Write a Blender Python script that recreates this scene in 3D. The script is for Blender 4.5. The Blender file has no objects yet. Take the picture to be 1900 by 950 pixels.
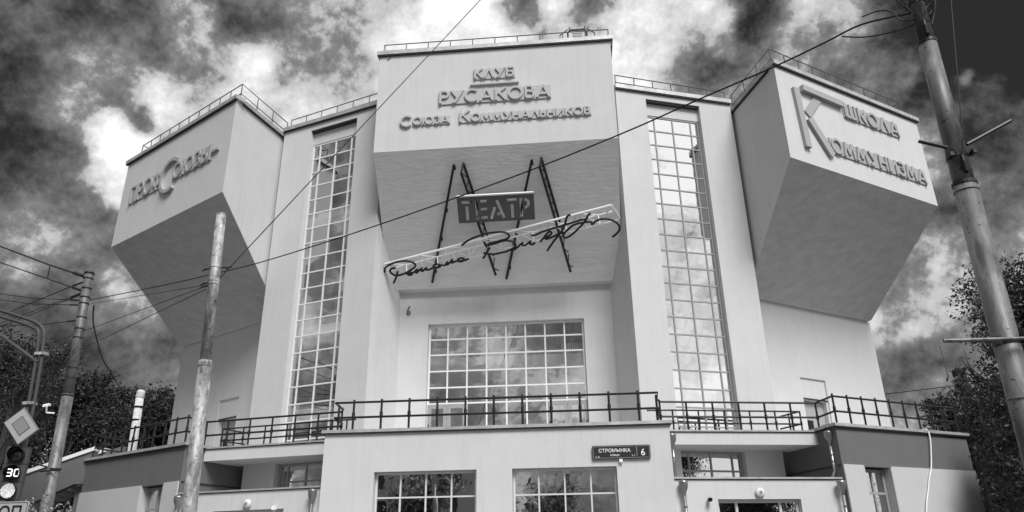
import bpy, math, random
import numpy as np
from mathutils import Vector, Matrix
random.seed(7); RNG = np.random.default_rng(7)
SC = bpy.context.scene
COL = SC.collection
R = math.radians

# ------------------------------------------------------------------ camera
cam_d = bpy.data.cameras.new('camera'); cam = bpy.data.objects.new('camera', cam_d); COL.objects.link(cam)
right = Vector((0.99573, 0.09134, -0.01324)); up = Vector((0.04774, -0.38689, 0.92089)); back = Vector((0.07899, -0.91759, -0.3896))
M = Matrix(((right.x, up.x, back.x, 2.541), (right.y, up.y, back.y, -23.664), (right.z, up.z, back.z, 1.6), (0, 0, 0, 1)))
cam.matrix_world = M
cam_d.sensor_width = 36; cam_d.lens = 36 * 1377.98 / 1900; cam_d.clip_end = 3000; cam_d.clip_start = 0.05
SC.camera = cam
SC.view_settings.view_transform = 'Standard'; SC.view_settings.look = 'None'
SC.view_settings.exposure = 0.0; SC.view_settings.gamma = 1.0

# ------------------------------------------------------------------ world: black-and-white daylight sky with broken clouds
SUN_DIR = Vector((0.42, -0.86, 1.15)).normalized()
sun_el = math.asin(SUN_DIR.z); sun_az = math.atan2(SUN_DIR.x, SUN_DIR.y)
W = bpy.data.worlds.new('World'); SC.world = W; W.use_nodes = True
nt = W.node_tree; N = nt.nodes; L = nt.links; N.clear()
def nd(t, **k):
    n = N.new(t)
    for a, b in k.items(): setattr(n, a, b)
    return n
def mth(op, a, b=None, c=None, clamp=False):
    n = nd('ShaderNodeMath', operation=op, use_clamp=clamp)
    for i, v in enumerate((a, b, c)):
        if v is None: continue
        if isinstance(v, (int, float)): n.inputs[i].default_value = v
        else: L.new(v, n.inputs[i])
    return n.outputs[0]
tc = nd('ShaderNodeTexCoord'); DIR = tc.outputs['Generated']
warp = nd('ShaderNodeTexNoise', noise_dimensions='3D'); warp.inputs['Scale'].default_value = 7.0
warp.inputs['Detail'].default_value = 7; warp.inputs['Roughness'].default_value = 0.62
L.new(DIR, warp.inputs['Vector'])
wv = nd('ShaderNodeVectorMath', operation='SUBTRACT'); L.new(warp.outputs['Color'], wv.inputs[0]); wv.inputs[1].default_value = (.5, .5, .5)
ws = nd('ShaderNodeVectorMath', operation='SCALE'); L.new(wv.outputs[0], ws.inputs[0]); ws.inputs['Scale'].default_value = 0.085
wa = nd('ShaderNodeVectorMath', operation='ADD'); L.new(DIR, wa.inputs[0]); L.new(ws.outputs[0], wa.inputs[1])
WD = wa.outputs[0]
# cloud banks: direction, angular size, brightness (bright billows, grey sheets, gaps of clear sky)
BANKS = [(-0.588,0.609,0.533,0.078,0.30),(-0.617,0.64,0.458,0.045,0.24),(-0.521,0.639,0.566,0.05,0.50),(-0.443,0.663,0.603,0.03,0.72),(-0.418,0.702,0.576,0.028,0.72),(-0.385,0.695,0.608,0.028,0.38),(-0.341,0.697,0.63,0.019,0.45),(-0.296,0.728,0.619,0.06,0.7),(-0.204,0.742,0.639,0.062,0.86),(-0.11,0.762,0.638,0.049,0.86),(-0.053,0.751,0.658,0.024,0.42),(0.049,0.755,0.654,0.024,0.5),(0.002,0.754,0.657,0.021,0.85),(0.116,0.767,0.631,0.053,0.88),(0.102,0.796,0.596,0.034,0.86),(0.175,0.791,0.586,0.033,0.42),(0.142,0.81,0.57,0.027,0.62),(0.194,0.765,0.614,0.026,0.85),(0.241,0.747,0.62,0.026,0.32),(0.286,0.747,0.6,0.03,0.78),(0.331,0.738,0.588,0.023,0.74),(0.376,0.742,0.555,0.028,0.42),(0.453,0.707,0.543,0.055,0.18),(0.491,0.679,0.546,0.065,0.06),(0.484,0.747,0.455,0.034,0.36),(0.45,0.738,0.502,0.008,0.85),(0.428,0.76,0.489,0.021,0.3),(0.409,0.801,0.436,0.033,0.62),(0.372,0.881,0.291,0.045,0.66),(0.42,0.849,0.319,0.011,1.0),(0.4,0.862,0.31,0.022,0.5),(0.404,0.877,0.261,0.011,0.8),(0.392,0.895,0.214,0.033,0.5),(0.367,0.912,0.181,0.028,0.62),(-0.49,0.693,0.528,0.024,0.95),(-0.53,0.719,0.45,0.026,1.0),(-0.542,0.691,0.478,0.018,1.0),(-0.523,0.739,0.425,0.014,0.95),(-0.571,0.656,0.494,0.021,0.66),(-0.594,0.679,0.432,0.037,0.36),(-0.572,0.71,0.412,0.027,0.40),(-0.589,0.641,0.492,0.021,0.55),(-0.593,0.724,0.352,0.048,0.5),(-0.507,0.705,0.496,0.015,0.28),(-0.476,0.717,0.509,0.018,0.85),(-0.462,0.707,0.536,0.018,0.65),(-0.428,0.706,0.564,0.025,0.35),(-0.368,0.727,0.579,0.027,0.95),(-0.33,0.759,0.562,0.033,0.8),(-0.278,0.77,0.574,0.041,0.72),(-0.403,0.74,0.539,0.025,0.8),(-0.612,0.726,0.314,0.015,0.75),(-0.542,0.774,0.329,0.023,0.75),(-0.579,0.761,0.292,0.027,0.45),(-0.616,0.738,0.273,0.026,0.5),(-0.547,0.791,0.274,0.034,0.62),(-0.528,0.814,0.241,0.035,0.52),(-0.503,0.839,0.207,0.03,0.6),(-0.57,0.785,0.241,0.033,0.42),(0.239,0.775,0.585,0.019,0.6),(0.299,0.768,0.567,0.036,0.6),
         (0.62,-0.6,0.50,0.4,0.95),(0.70,-0.62,0.36,0.10,0.55),(0.66,-0.57,0.30,0.06,1.05),(0.6,-0.62,0.22,0.07,0.6),(-0.78,-0.48,0.30,0.1,0.85),(-0.75,-0.45,0.45,0.4,0.50),(0.0,-0.85,0.5,0.35,0.56),(0.12,-0.88,0.34,0.07,0.95),(-0.12,-0.9,0.26,0.05,0.9),(0,0,1,0.4,0.62)]
sw = None; sv = None
for x, y, z, r, v in BANKS:
    d = nd('ShaderNodeVectorMath', operation='DISTANCE'); L.new(WD, d.inputs[0]); d.inputs[1].default_value = (x, y, z)
    q = mth('MULTIPLY', d.outputs['Value'], d.outputs['Value'])
    e = mth('EXPONENT', mth('MULTIPLY', q, -1.0 / (r * r)))
    sw = mth('ADD', e, 0.012) if sw is None else mth('ADD', e, sw)
    sv = mth('MULTIPLY_ADD', e, v, 0.012 * 0.58) if sv is None else mth('MULTIPLY_ADD', e, v, sv)
base = mth('DIVIDE', sv, sw)
# density octaves
def fbm(vec, scale, detail, rough, dist=0.0):
    n = nd('ShaderNodeTexNoise'); n.inputs['Scale'].default_value = scale; n.inputs['Detail'].default_value = detail
    n.inputs['Roughness'].default_value = rough; n.inputs['Distortion'].default_value = dist; L.new(vec, n.inputs['Vector']); return n.outputs['Fac']
def shift(v):
    n = nd('ShaderNodeVectorMath', operation='ADD'); L.new(DIR, n.inputs[0]); n.inputs[1].default_value = v; return n.outputs[0]
d1 = fbm(DIR, 4.8, 10, 0.50); d1s = fbm(shift((-.010, 0, .040)), 4.8, 5, 0.50)
d2 = fbm(DIR, 20, 8, 0.64); d2s = fbm(shift((-.002, 0, .008)), 20, 6, 0.64)
a1 = mth('MULTIPLY', mth('SUBTRACT', d1, 0.5), 0.62)
a2 = mth('MULTIPLY', mth('SUBTRACT', d2, 0.5), 0.24)
e1 = mth('MULTIPLY', mth('SUBTRACT', d1, d1s), 1.1)          # tops of the billows catch the light, bases stay grey
e2 = mth('MULTIPLY', mth('SUBTRACT', d2, d2s), 0.55)
a1 = mth('ADD', a1, e1); a2 = mth('ADD', a2, e2)
V_ = mth('ADD', mth('ADD', base, a1), a2)
# crisp cumulus rims: a steeper step where the density crosses the cloud threshold
rim_ = nd('ShaderNodeMapRange', interpolation_type='SMOOTHSTEP'); L.new(V_, rim_.inputs['Value'])
rim_.inputs['From Min'].default_value = 0.57; rim_.inputs['From Max'].default_value = 0.68; rim_.inputs['To Min'].default_value = -0.08; rim_.inputs['To Max'].default_value = 0.06
V_ = mth('ADD', V_, rim_.outputs[0])
V_ = mth('MAXIMUM', V_, 0.14)
cl = mth('POWER', mth('MINIMUM', V_, 1.0), 2.1)          # cloud luminance
sky = nd('ShaderNodeTexSky', sky_type='NISHITA'); sky.sun_disc = False
sky.sun_elevation = sun_el; sky.sun_rotation = sun_az
bw = nd('ShaderNodeRGBToBW'); L.new(sky.outputs[0], bw.inputs[0])
skyl = mth('MULTIPLY', bw.outputs[0], 0.06)
lum = mth('MULTIPLY_ADD', cl, 10.0, skyl)
bg = nd('ShaderNodeBackground'); bg.inputs['Strength'].default_value = 0.1
L.new(lum, bg.inputs['Color'])
wo = nd('ShaderNodeOutputWorld'); L.new(bg.outputs[0], wo.inputs['Surface'])

# ------------------------------------------------------------------ sun
sd = bpy.data.lights.new('sun', 'SUN'); sd.energy = 4.1; sd.angle = R(26); sd.color = (1, 1, 1)
so = bpy.data.objects.new('sun', sd); COL.objects.link(so)
so.rotation_euler = SUN_DIR.to_track_quat('Z', 'Y').to_euler(); so.location = SUN_DIR * 80

# ------------------------------------------------------------------ materials
def mat(name, val, rough=0.8, metal=0.0, var=0.0, vscale=3.0, bump=0.0, bscale=60, spec=0.3, stretch=None, streak=0.0, blotch=0.0):
    m = bpy.data.materials.new(name); m.use_nodes = True
    t = m.node_tree; b = t.nodes['Principled BSDF']
    b.inputs['Roughness'].default_value = rough; b.inputs['Metallic'].default_value = metal
    b.inputs['Specular IOR Level'].default_value = spec
    b.inputs['Base Color'].default_value = (val, val, val, 1)
    tcn = t.nodes.new('ShaderNodeTexCoord'); mp = t.nodes.new('ShaderNodeMapping')
    t.links.new(tcn.outputs['Object'], mp.inputs['Vector'])
    if stretch: mp.inputs['Scale'].default_value = stretch
    if var > 0:
        n = t.nodes.new('ShaderNodeTexNoise'); n.inputs['Scale'].default_value = vscale; n.inputs['Detail'].default_value = 6
        n.inputs['Roughness'].default_value = 0.65
        t.links.new(mp.outputs[0], n.inputs['Vector'])
        r = t.nodes.new('ShaderNodeMapRange'); r.inputs['From Min'].default_value = 0.3; r.inputs['From Max'].default_value = 0.7
        r.inputs['To Min'].default_value = val * (1 - var); r.inputs['To Max'].default_value = val * (1 + var)
        t.links.new(n.outputs['Fac'], r.inputs['Value'])
        out = r.outputs[0]
        if streak > 0:
            mp2 = t.nodes.new('ShaderNodeMapping'); mp2.inputs['Scale'].default_value = (5, 5, 0.25)
            t.links.new(tcn.outputs['Object'], mp2.inputs['Vector'])
            n3 = t.nodes.new('ShaderNodeTexNoise'); n3.inputs['Scale'].default_value = 1.6; n3.inputs['Detail'].default_value = 5
            t.links.new(mp2.outputs[0], n3.inputs['Vector'])
            r3 = t.nodes.new('ShaderNodeMapRange'); r3.inputs['From Min'].default_value = 0.5; r3.inputs['From Max'].default_value = 0.75
            r3.inputs['To Min'].default_value = 1.0; r3.inputs['To Max'].default_value = 1 - streak
            t.links.new(n3.outputs['Fac'], r3.inputs['Value'])
            mm = t.nodes.new('ShaderNodeMath'); mm.operation = 'MULTIPLY'
            t.links.new(out, mm.inputs[0]); t.links.new(r3.outputs[0], mm.inputs[1]); out = mm.outputs[0]
        if blotch > 0:                          # rust, scraped paint and poster remains
            for sc_, st_, k0, k1, amt in ((3.0, (1.6, 1.6, .6), .56, .62, 1-blotch), (9.0, (1, 1, .35), .60, .64, 1+blotch*.9), (16.0, (.8, .8, 1.6), .64, .67, .25)):
                m4 = t.nodes.new('ShaderNodeMapping'); m4.inputs['Scale'].default_value = st_; t.links.new(tcn.outputs['Object'], m4.inputs['Vector'])
                n4 = t.nodes.new('ShaderNodeTexNoise'); n4.inputs['Scale'].default_value = sc_; n4.inputs['Detail'].default_value = 6; t.links.new(m4.outputs[0], n4.inputs['Vector'])
                r4 = t.nodes.new('ShaderNodeMapRange'); r4.inputs['From Min'].default_value = k0; r4.inputs['From Max'].default_value = k1
                r4.inputs['To Min'].default_value = 1.0; r4.inputs['To Max'].default_value = amt; t.links.new(n4.outputs['Fac'], r4.inputs['Value'])
                m5 = t.nodes.new('ShaderNodeMath'); m5.operation = 'MULTIPLY'; t.links.new(out, m5.inputs[0]); t.links.new(r4.outputs[0], m5.inputs[1]); out = m5.outputs[0]
        t.links.new(out, b.inputs['Base Color'])
    if bump > 0:
        n = t.nodes.new('ShaderNodeTexNoise'); n.inputs['Scale'].default_value = bscale; n.inputs['Detail'].default_value = 4
        t.links.new(mp.outputs[0], n.inputs['Vector'])
        bp = t.nodes.new('ShaderNodeBump'); bp.inputs['Strength'].default_value = bump; bp.inputs['Distance'].default_value = 0.02
        t.links.new(n.outputs['Fac'], bp.inputs['Height']); t.links.new(bp.outputs[0], b.inputs['Normal'])
    return m
STUCCO = mat('painted_stucco', 0.56, 0.9, var=0.035, vscale=1.3, bump=0.25, bscale=45, spec=0.15, streak=0.055)
SOFFITC = mat('brightened_soffit_plaster', 0.72, 0.92, var=0.07, vscale=1.6, bump=0.8, bscale=5, spec=0.1, stretch=(0.7, 2.2, 2.2))  # copy of the soffit plaster, albedo raised to brighten the central soffit
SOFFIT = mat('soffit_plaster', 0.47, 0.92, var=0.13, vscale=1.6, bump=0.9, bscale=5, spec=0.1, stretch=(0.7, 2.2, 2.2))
DARKST = mat('dark_painted_stucco', 0.14, 0.9, var=0.05, vscale=1.5, bump=0.25, bscale=45, spec=0.15, streak=0.08)
PANEL = mat('light_painted_plinth', 0.50, 0.85, var=0.03, vscale=2, bump=0.2, bscale=40, spec=0.15)
COPING = mat('zinc_coping', 0.42, 0.5, metal=0.35, var=0.25, vscale=2.5, bump=0.3, bscale=8)
RELIEF = mat('relief_lettering', 0.45, 0.85, var=0.02, spec=0.15)
FRAME = mat('darkened_window_frame', 0.30, 0.5, var=0.04)  # darkened so the right tower bars look backlit against bright panes
FRAMEL = mat('light_window_frame', 0.72, 0.5, var=0.04)
FRAMEW = mat('white_window_frame', 0.58, 0.45)
DFRAME = mat('dark_window_frame', 0.03, 0.6)
RAIL = mat('black_painted_steel', 0.012, 0.45, spec=0.4)
RRAIL = mat('roof_rail_steel', 0.10, 0.5, metal=0.4)
GALV = mat('galvanised_steel', 0.32, 0.6, metal=0.25, var=0.6, vscale=11, bump=0.4, bscale=20, stretch=(1, 1, 0.45), blotch=0.4)
PIPE = mat('zinc_pipe', 0.30, 0.35, metal=0.8, var=0.15, vscale=9)
POLE = mat('weathered_pole_paint', 0.12, 0.5, metal=0.15, var=0.55, vscale=5.5, bump=0.35, bscale=14, stretch=(1, 1, 0.3), spec=0.5, blotch=0.45)
POLEL = mat('grey_pole_paint', 0.16, 0.5, metal=0.3, var=0.35, vscale=5, bump=0.3, bscale=16, stretch=(1, 1, 0.3), blotch=0.35)
WIRE = mat('black_cable', 0.015, 0.6)
BLACK = mat('black_plastic', 0.012, 0.5)
HOUSING = mat('signal_housing', 0.06, 0.5)
WHITEP = mat('white_paint', 0.80, 0.6)
CONCR = mat('pale_concrete', 0.6, 0.85, var=0.2, vscale=6, bump=0.4)
SIGNBD = mat('sign_enamel', 0.11, 0.45)
SIGNNAVY = mat('street_sign_enamel', 0.025, 0.3, spec=0.5)
INTW = mat('interior_white', 0.80, 0.7)
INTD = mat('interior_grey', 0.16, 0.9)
BARK = mat('bark', 0.05, 0.95, var=0.3, vscale=8, bump=0.6, bscale=25)
ASPH = mat('asphalt', 0.06, 0.9, var=0.2, vscale=2, bump=0.5, bscale=60)
PAVE = mat('pavement_slabs', 0.26, 0.9, var=0.12, vscale=2, bump=0.4)
PAVEL = mat('pale_forecourt_slabs', 0.30, 0.9, var=0.12, vscale=2, bump=0.4)
DECK = mat('pale_terrace_paving', 0.6, 0.85, var=0.08)
GRASS = mat('lawn', 0.07, 0.95, var=0.3, vscale=1)
SIGNG = mat('sign_face_grey', 0.24, 0.4)
SIGNL = mat('sign_face_light', 0.38, 0.4)
def leafmat(name, lo, hi, tr=0.25):
    m = bpy.data.materials.new(name); m.use_nodes = True; t = m.node_tree; b = t.nodes['Principled BSDF']
    g = t.nodes.new('ShaderNodeNewGeometry'); r = t.nodes.new('ShaderNodeMapRange')
    r.inputs['To Min'].default_value = lo; r.inputs['To Max'].default_value = hi
    t.links.new(g.outputs['Random Per Island'], r.inputs['Value']); t.links.new(r.outputs[0], b.inputs['Base Color'])
    b.inputs['Roughness'].default_value = 0.5; b.inputs['Specular IOR Level'].default_value = 0.35
    tr_ = t.nodes.new('ShaderNodeBsdfTranslucent'); t.links.new(r.outputs[0], tr_.inputs['Color'])
    mx = t.nodes.new('ShaderNodeMixShader'); mx.inputs[0].default_value = tr
    out = t.nodes['Material Output']; t.links.new(b.outputs[0], mx.inputs[1]); t.links.new(tr_.outputs[0], mx.inputs[2]); t.links.new(mx.outputs[0], out.inputs[0])
    return m
LEAF = leafmat('leaves', 0.02, 0.11)
LEAFP = leafmat('leaves_pale_green', 0.06, 0.45, 0.45)
LEAFD = leafmat('leaves_dark', 0.012, 0.07)
def glassmat(name, refl, tint):
    m = bpy.data.materials.new(name); m.use_nodes = True; t = m.node_tree; t.nodes.clear()
    gl = t.nodes.new('ShaderNodeBsdfGlossy'); gl.inputs['Roughness'].default_value = 0.0; gl.inputs['Color'].default_value = (.97, .97, .97, 1)
    tn = t.nodes.new('ShaderNodeTexNoise'); tn.inputs['Scale'].default_value = 1.1
    bp = t.nodes.new('ShaderNodeBump'); bp.inputs['Strength'].default_value = 0.03; bp.inputs['Distance'].default_value = 0.1
    tcn = t.nodes.new('ShaderNodeTexCoord'); t.links.new(tcn.outputs['Object'], tn.inputs['Vector'])
    t.links.new(tn.outputs['Fac'], bp.inputs['Height']); t.links.new(bp.outputs[0], gl.inputs['Normal'])
    tr = t.nodes.new('ShaderNodeBsdfTransparent'); tr.inputs['Color'].default_value = (tint, tint, tint, 1)
    mx = t.nodes.new('ShaderNodeMixShader'); mx.inputs[0].default_value = refl
    out = t.nodes.new('ShaderNodeOutputMaterial')
    t.links.new(tr.outputs[0], mx.inputs[1]); t.links.new(gl.outputs[0], mx.inputs[2]); t.links.new(mx.outputs[0], out.inputs[0])
    return m
GLASS = glassmat('window_glass', 0.90, 0.6)
GLASSL = glassmat('dimmed_stair_glass', 0.46, 0.85)  # left tower copy of the stair glass, its reflection turned down
GLASSC = glassmat('foyer_glass', 0.62, 0.9)
GLASSD = glassmat('ground_floor_glass', 0.62, 0.7)
def emat(name, s, dots=False):
    m = bpy.data.materials.new(name); m.use_nodes = True; b = m.node_tree.nodes['Principled BSDF']
    b.inputs['Base Color'].default_value = (.6, .6, .6, 1); b.inputs['Emission Color'].default_value = (1, 1, 1, 1); b.inputs['Emission Strength'].default_value = s
    if dots:
        t = m.node_tree; vo = t.nodes.new('ShaderNodeTexVoronoi'); vo.inputs['Scale'].default_value = 55
        tcn = t.nodes.new('ShaderNodeTexCoord'); t.links.new(tcn.outputs['Object'], vo.inputs['Vector'])
        r = t.nodes.new('ShaderNodeMapRange'); r.inputs['From Min'].default_value = 0.25; r.inputs['From Max'].default_value = 0.65
        r.inputs['To Min'].default_value = s; r.inputs['To Max'].default_value = s * .25
        t.links.new(vo.outputs['Distance'], r.inputs['Value']); t.links.new(r.outputs[0], b.inputs['Emission Strength'])
    return m
LIT = emat('lit_digits', 1.5); LITD = emat('lit_signal_lens', 1.2, True)
LENS = mat('dark_lens', 0.02, 0.2, spec=0.7)

# ------------------------------------------------------------------ mesh helpers
class MB:
    def __init__(s): s.v = []; s.f = []
    def add(s, vs, fs):
        o = len(s.v); s.v += [tuple(map(float, p)) for p in vs]; s.f += [tuple(i + o for i in f) for f in fs]; return s
    def quad(s, a, b, c, d): return s.add([a, b, c, d], [(0, 1, 2, 3)])
    def box(s, x0, y0, z0, x1, y1, z1):
        return s.add([(x0,y0,z0),(x1,y0,z0),(x1,y1,z0),(x0,y1,z0),(x0,y0,z1),(x1,y0,z1),(x1,y1,z1),(x0,y1,z1)],
                     [(0,3,2,1),(4,5,6,7),(0,1,5,4),(1,2,6,5),(2,3,7,6),(3,0,4,7)])
    def ext(s, pts, vec):                       # flat polygon pushed along a vector
        n = len(pts); p2 = [tuple(a + b for a, b in zip(p, vec)) for p in pts]
        return s.add(list(pts) + p2, [tuple(range(n))[::-1], tuple(range(n, 2 * n))] + [(i, (i + 1) % n, n + (i + 1) % n, n + i) for i in range(n)])
    def prism(s, xy, z0, z1): return s.ext([(x, y, z0) for x, y in xy], (0, 0, z1 - z0))
    def tube(s, p, q, r, n=8, r2=None, cap=True):
        p = Vector(p); q = Vector(q); d = (q - p)
        if d.length < 1e-6: return s
        d.normalize(); a = d.orthogonal().normalized(); b = d.cross(a); r2 = r if r2 is None else r2
        vs = [p + (a * math.cos(t) + b * math.sin(t)) * r for t in [2 * math.pi * i / n for i in range(n)]]
        vs += [q + (a * math.cos(t) + b * math.sin(t)) * r2 for t in [2 * math.pi * i / n for i in range(n)]]
        fs = [(i, (i + 1) % n, n + (i + 1) % n, n + i) for i in range(n)]
        if cap: fs += [tuple(range(n))[::-1], tuple(range(n, 2 * n))]
        return s.add(vs, fs)
    def path(s, pts, r, n=8, radii=None):       # one continuous swept tube
        P = [Vector(p) for p in pts]; m = len(P); vs = []; a = None
        for i, p in enumerate(P):
            d = (P[min(i + 1, m - 1)] - P[max(i - 1, 0)]).normalized()
            a = d.orthogonal().normalized() if a is None else (a - d * a.dot(d)).normalized()
            b = d.cross(a); rr = radii[i] if radii else r
            vs += [p + (a * math.cos(2*math.pi*k/n) + b * math.sin(2*math.pi*k/n)) * rr for k in range(n)]
        fs = [(i*n+k, i*n+(k+1)%n, (i+1)*n+(k+1)%n, (i+1)*n+k) for i in range(m-1) for k in range(n)]
        fs += [tuple(range(n))[::-1], tuple(range((m-1)*n, m*n))]
        return s.add(vs, fs)
    def lathe(s, c, prof, n=16, axis=(0, 0, 1)):
        ax = Vector(axis).normalized(); a = ax.orthogonal().normalized(); b = ax.cross(a); c = Vector(c); vs = []
        for r, h in prof: vs += [c + ax * h + (a * math.cos(2*math.pi*k/n) + b * math.sin(2*math.pi*k/n)) * max(r, 1e-4) for k in range(n)]
        m = len(prof)
        fs = [(i*n+k, i*n+(k+1)%n, (i+1)*n+(k+1)%n, (i+1)*n+k) for i in range(m-1) for k in range(n)]
        fs += [tuple(range(n))[::-1], tuple(range((m-1)*n, m*n))]
        return s.add(vs, fs)
    def obox(s, o, ax, ay, az):                 # box from a corner and three edge vectors
        o, ax, ay, az = map(Vector, (o, ax, ay, az))
        p = [o, o+ax, o+ax+ay, o+ay]; return s.ext([tuple(q) for q in p], tuple(az))
    def mesh(s, name, m, smooth=False):
        me = bpy.data.meshes.new(name); me.from_pydata(s.v, [], s.f); me.materials.append(m)
        if smooth:
            me.polygons.foreach_set('use_smooth', [True] * len(me.polygons))
        me.update(); return me
def place(o, parent):
    o.parent = parent
    if parent is not None: o.matrix_parent_inverse = PINV[parent.name]
    return o
PINV = {}
def obj(name, me, parent=None, kind=None, label=None, cat=None, group=None, mw=None):
    o = bpy.data.objects.new(name, me); COL.objects.link(o)
    if mw is not None: o.matrix_basis = mw
    place(o, parent)
    # every mesh is written in world coordinates (or placed by mw), so its own world matrix is mw
    PINV[o.name] = (mw.inverted() if mw is not None else Matrix.Identity(4))
    if kind: o['kind'] = kind
    if label: o['label'] = label
    if cat: o['category'] = cat
    if group: o['group'] = group
    return o
def build(mb, name, m, parent=None, smooth=False, **k): return obj(name, mb.mesh(name, m, smooth), parent, **k)
def thing(name, loc, label, cat, group=None):
    e = bpy.data.objects.new(name, None); COL.objects.link(e); e.location = loc; e.empty_display_size = 0.3
    e['label'] = label; e['category'] = cat
    if group: e['group'] = group
    PINV[e.name] = Matrix.Translation(-Vector(loc)); return e
def along(p, q):                                # unit vector from p to q in plan, and its outward (towards street) normal
    d = Vector((q[0]-p[0], q[1]-p[1], 0)); l = d.length; d /= l
    n = Vector((d.y, -d.x, 0)); return d, (n if n.y < 0 else -n), l
def wall(mb, p, q, z0, z1, th, holes=(), rev=None):
    """front skin on the line p-q with rectangular openings, reveals round them, back skin, edges"""
    d, n, l = along(p, q); P = Vector((p[0], p[1], 0)); rev = rev or th
    pt = lambda u, z, w: tuple(P + d * u + Vector((0, 0, z)) - n * w)
    us = sorted({0, l} | {h[0] for h in holes} | {h[1] for h in holes}); zs = sorted({z0, z1} | {h[2] for h in holes} | {h[3] for h in holes})
    us = [u for u in us if 0 <= u <= l]; zs = [z for z in zs if z0 <= z <= z1]
    for a, b in zip(us, us[1:]):
        for c, e in zip(zs, zs[1:]):
            um, zm = (a+b)/2, (c+e)/2
            if any(h[0] < um < h[1] and h[2] < zm < h[3] for h in holes): continue
            for w in (0, th): mb.quad(pt(a,c,w), pt(b,c,w), pt(b,e,w), pt(a,e,w))
    for h in holes:
        a, b, c, e = max(h[0],0), min(h[1],l), max(h[2],z0), min(h[3],z1)
        mb.quad(pt(a,c,0), pt(a,e,0), pt(a,e,th), pt(a,c,th)); mb.quad(pt(b,c,0), pt(b,e,0), pt(b,e,th), pt(b,c,th))
        mb.quad(pt(a,e,0), pt(b,e,0), pt(b,e,th), pt(a,e,th)); mb.quad(pt(a,c,0), pt(b,c,0), pt(b,c,th), pt(a,c,th))
    mb.quad(pt(0,z1,0), pt(l,z1,0), pt(l,z1,th), pt(0,z1,th)); mb.quad(pt(0,z0,0), pt(l,z0,0), pt(l,z0,th), pt(0,z0,th))
    mb.quad(pt(0,z0,0), pt(0,z1,0), pt(0,z1,th), pt(0,z0,th)); mb.quad(pt(l,z0,0), pt(l,z1,0), pt(l,z1,th), pt(l,z0,th))
def frame_matrix(p, d, n):                      # local x along wall, y into building, z up
    y = -n; m = Matrix(((d.x, y.x, 0, p[0]), (d.y, y.y, 0, p[1]), (0, 0, 1, p[2]), (0, 0, 0, 1))); return m
def window(parent, p, q, u0, u1, z0, z1, cols, rows, inset, bar, fm, gm, bm=None, skip=(), border=None, depth=0.06, jit=0.13):
    """glazed window as part: frame > glazing bars and panes. cols/rows = inner bar positions"""
    d, n, l = along(p, q); P = Vector((p[0], p[1], 0)) + d * u0 - n * inset + Vector((0, 0, z0))
    mw = frame_matrix(P, d, n); w, h = u1 - u0, z1 - z0; b = border or bar * 1.3
    f = MB().box(0, 0, 0, b, depth, h).box(w-b, 0, 0, w, depth, h).box(b, 0.001, 0, w-b, depth-0.001, b).box(b, 0.001, h-b, w-b, depth-0.001, h)
    fo = obj('window', f.mesh('window_frame', fm), parent, mw=mw)
    bm = bm or fm; I = lambda x, z, y=0: mw @ Matrix.Translation((x, y, z))
    vb = MB().box(-bar/2, 0.004, b, bar/2, depth-0.004, h-b).mesh('upright_bar', bm)
    hb = MB().box(b, 0.008, -bar/2, w-b, depth-0.008, bar/2).mesh('cross_bar', bm)
    for c in cols: obj('upright_bar', vb, fo, mw=I(c, 0))
    for r in rows: obj('cross_bar', hb, fo, mw=I(0, r))
    cs = [b] + list(cols) + [w-b]; rs = [b] + list(rows) + [h-b]; cache = {}
    for i in range(len(cs)-1):
        for j in range(len(rs)-1):
            if (i, j) in skip: continue
            cw, ch = round(cs[i+1]-cs[i], 3), round(rs[j+1]-rs[j], 3)
            if (cw, ch) not in cache: cache[(cw, ch)] = MB().quad((-cw/2,0,-ch/2), (cw/2,0,-ch/2), (cw/2,0,ch/2), (-cw/2,0,ch/2)).mesh('pane', gm)
            mm = I((cs[i]+cs[i+1])/2, (rs[j]+rs[j+1])/2, depth*0.55) @ Matrix.Rotation(R(random.gauss(0, jit)), 4, 'X') @ Matrix.Rotation(R(random.gauss(0, jit)), 4, 'Z')
            obj('pane', cache[(cw, ch)], fo, mw=mm)
    return fo
def line2(a, b, t): return (a[0] + (b[0]-a[0]) * t, a[1] + (b[1]-a[1]) * t)

# ------------------------------------------------------------------ ground
build(MB().quad((-900,-900,0), (900,-900,0), (900,900,0), (-900,900,0)), 'ground', GRASS, kind='structure')
build(MB().prism([(-60,-10),(60,-10),(60,-6.5),(10,-6.5),(10,0),(-10,0),(-10,-6.5),(-60,-6.5)], 0.0, 0.124), 'forecourt_pavement', PAVEL, kind='structure')
build(MB().prism([(-60,-29),(60,-29),(60,-21.5),(-60,-21.5)], 0.0, 0.124), 'pavement', PAVE, kind='structure')
build(MB().quad((-300,-21.5,.008), (300,-21.5,.008), (300,-10,.008), (-300,-10,.008)), 'road', ASPH, kind='structure')
build(MB().box(-60,-10.16,0,60,-10.0,.14).box(-60,-21.5,0,60,-21.34,.14), 'kerb', CONCR, kind='structure')
lm = MB()
for i in range(-12, 12): lm.box(i*5, -15.85, .011, i*5+2.2, -15.70, .013)
build(lm, 'lane_marking', WHITEP, kind='structure')

# ------------------------------------------------------------------ the theatre
B = thing('theatre_building', (0, 3, 0), 'pale stucco constructivist theatre with three cantilevered blocks and tall stair windows', 'building')
TERR = 5.5
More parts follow.
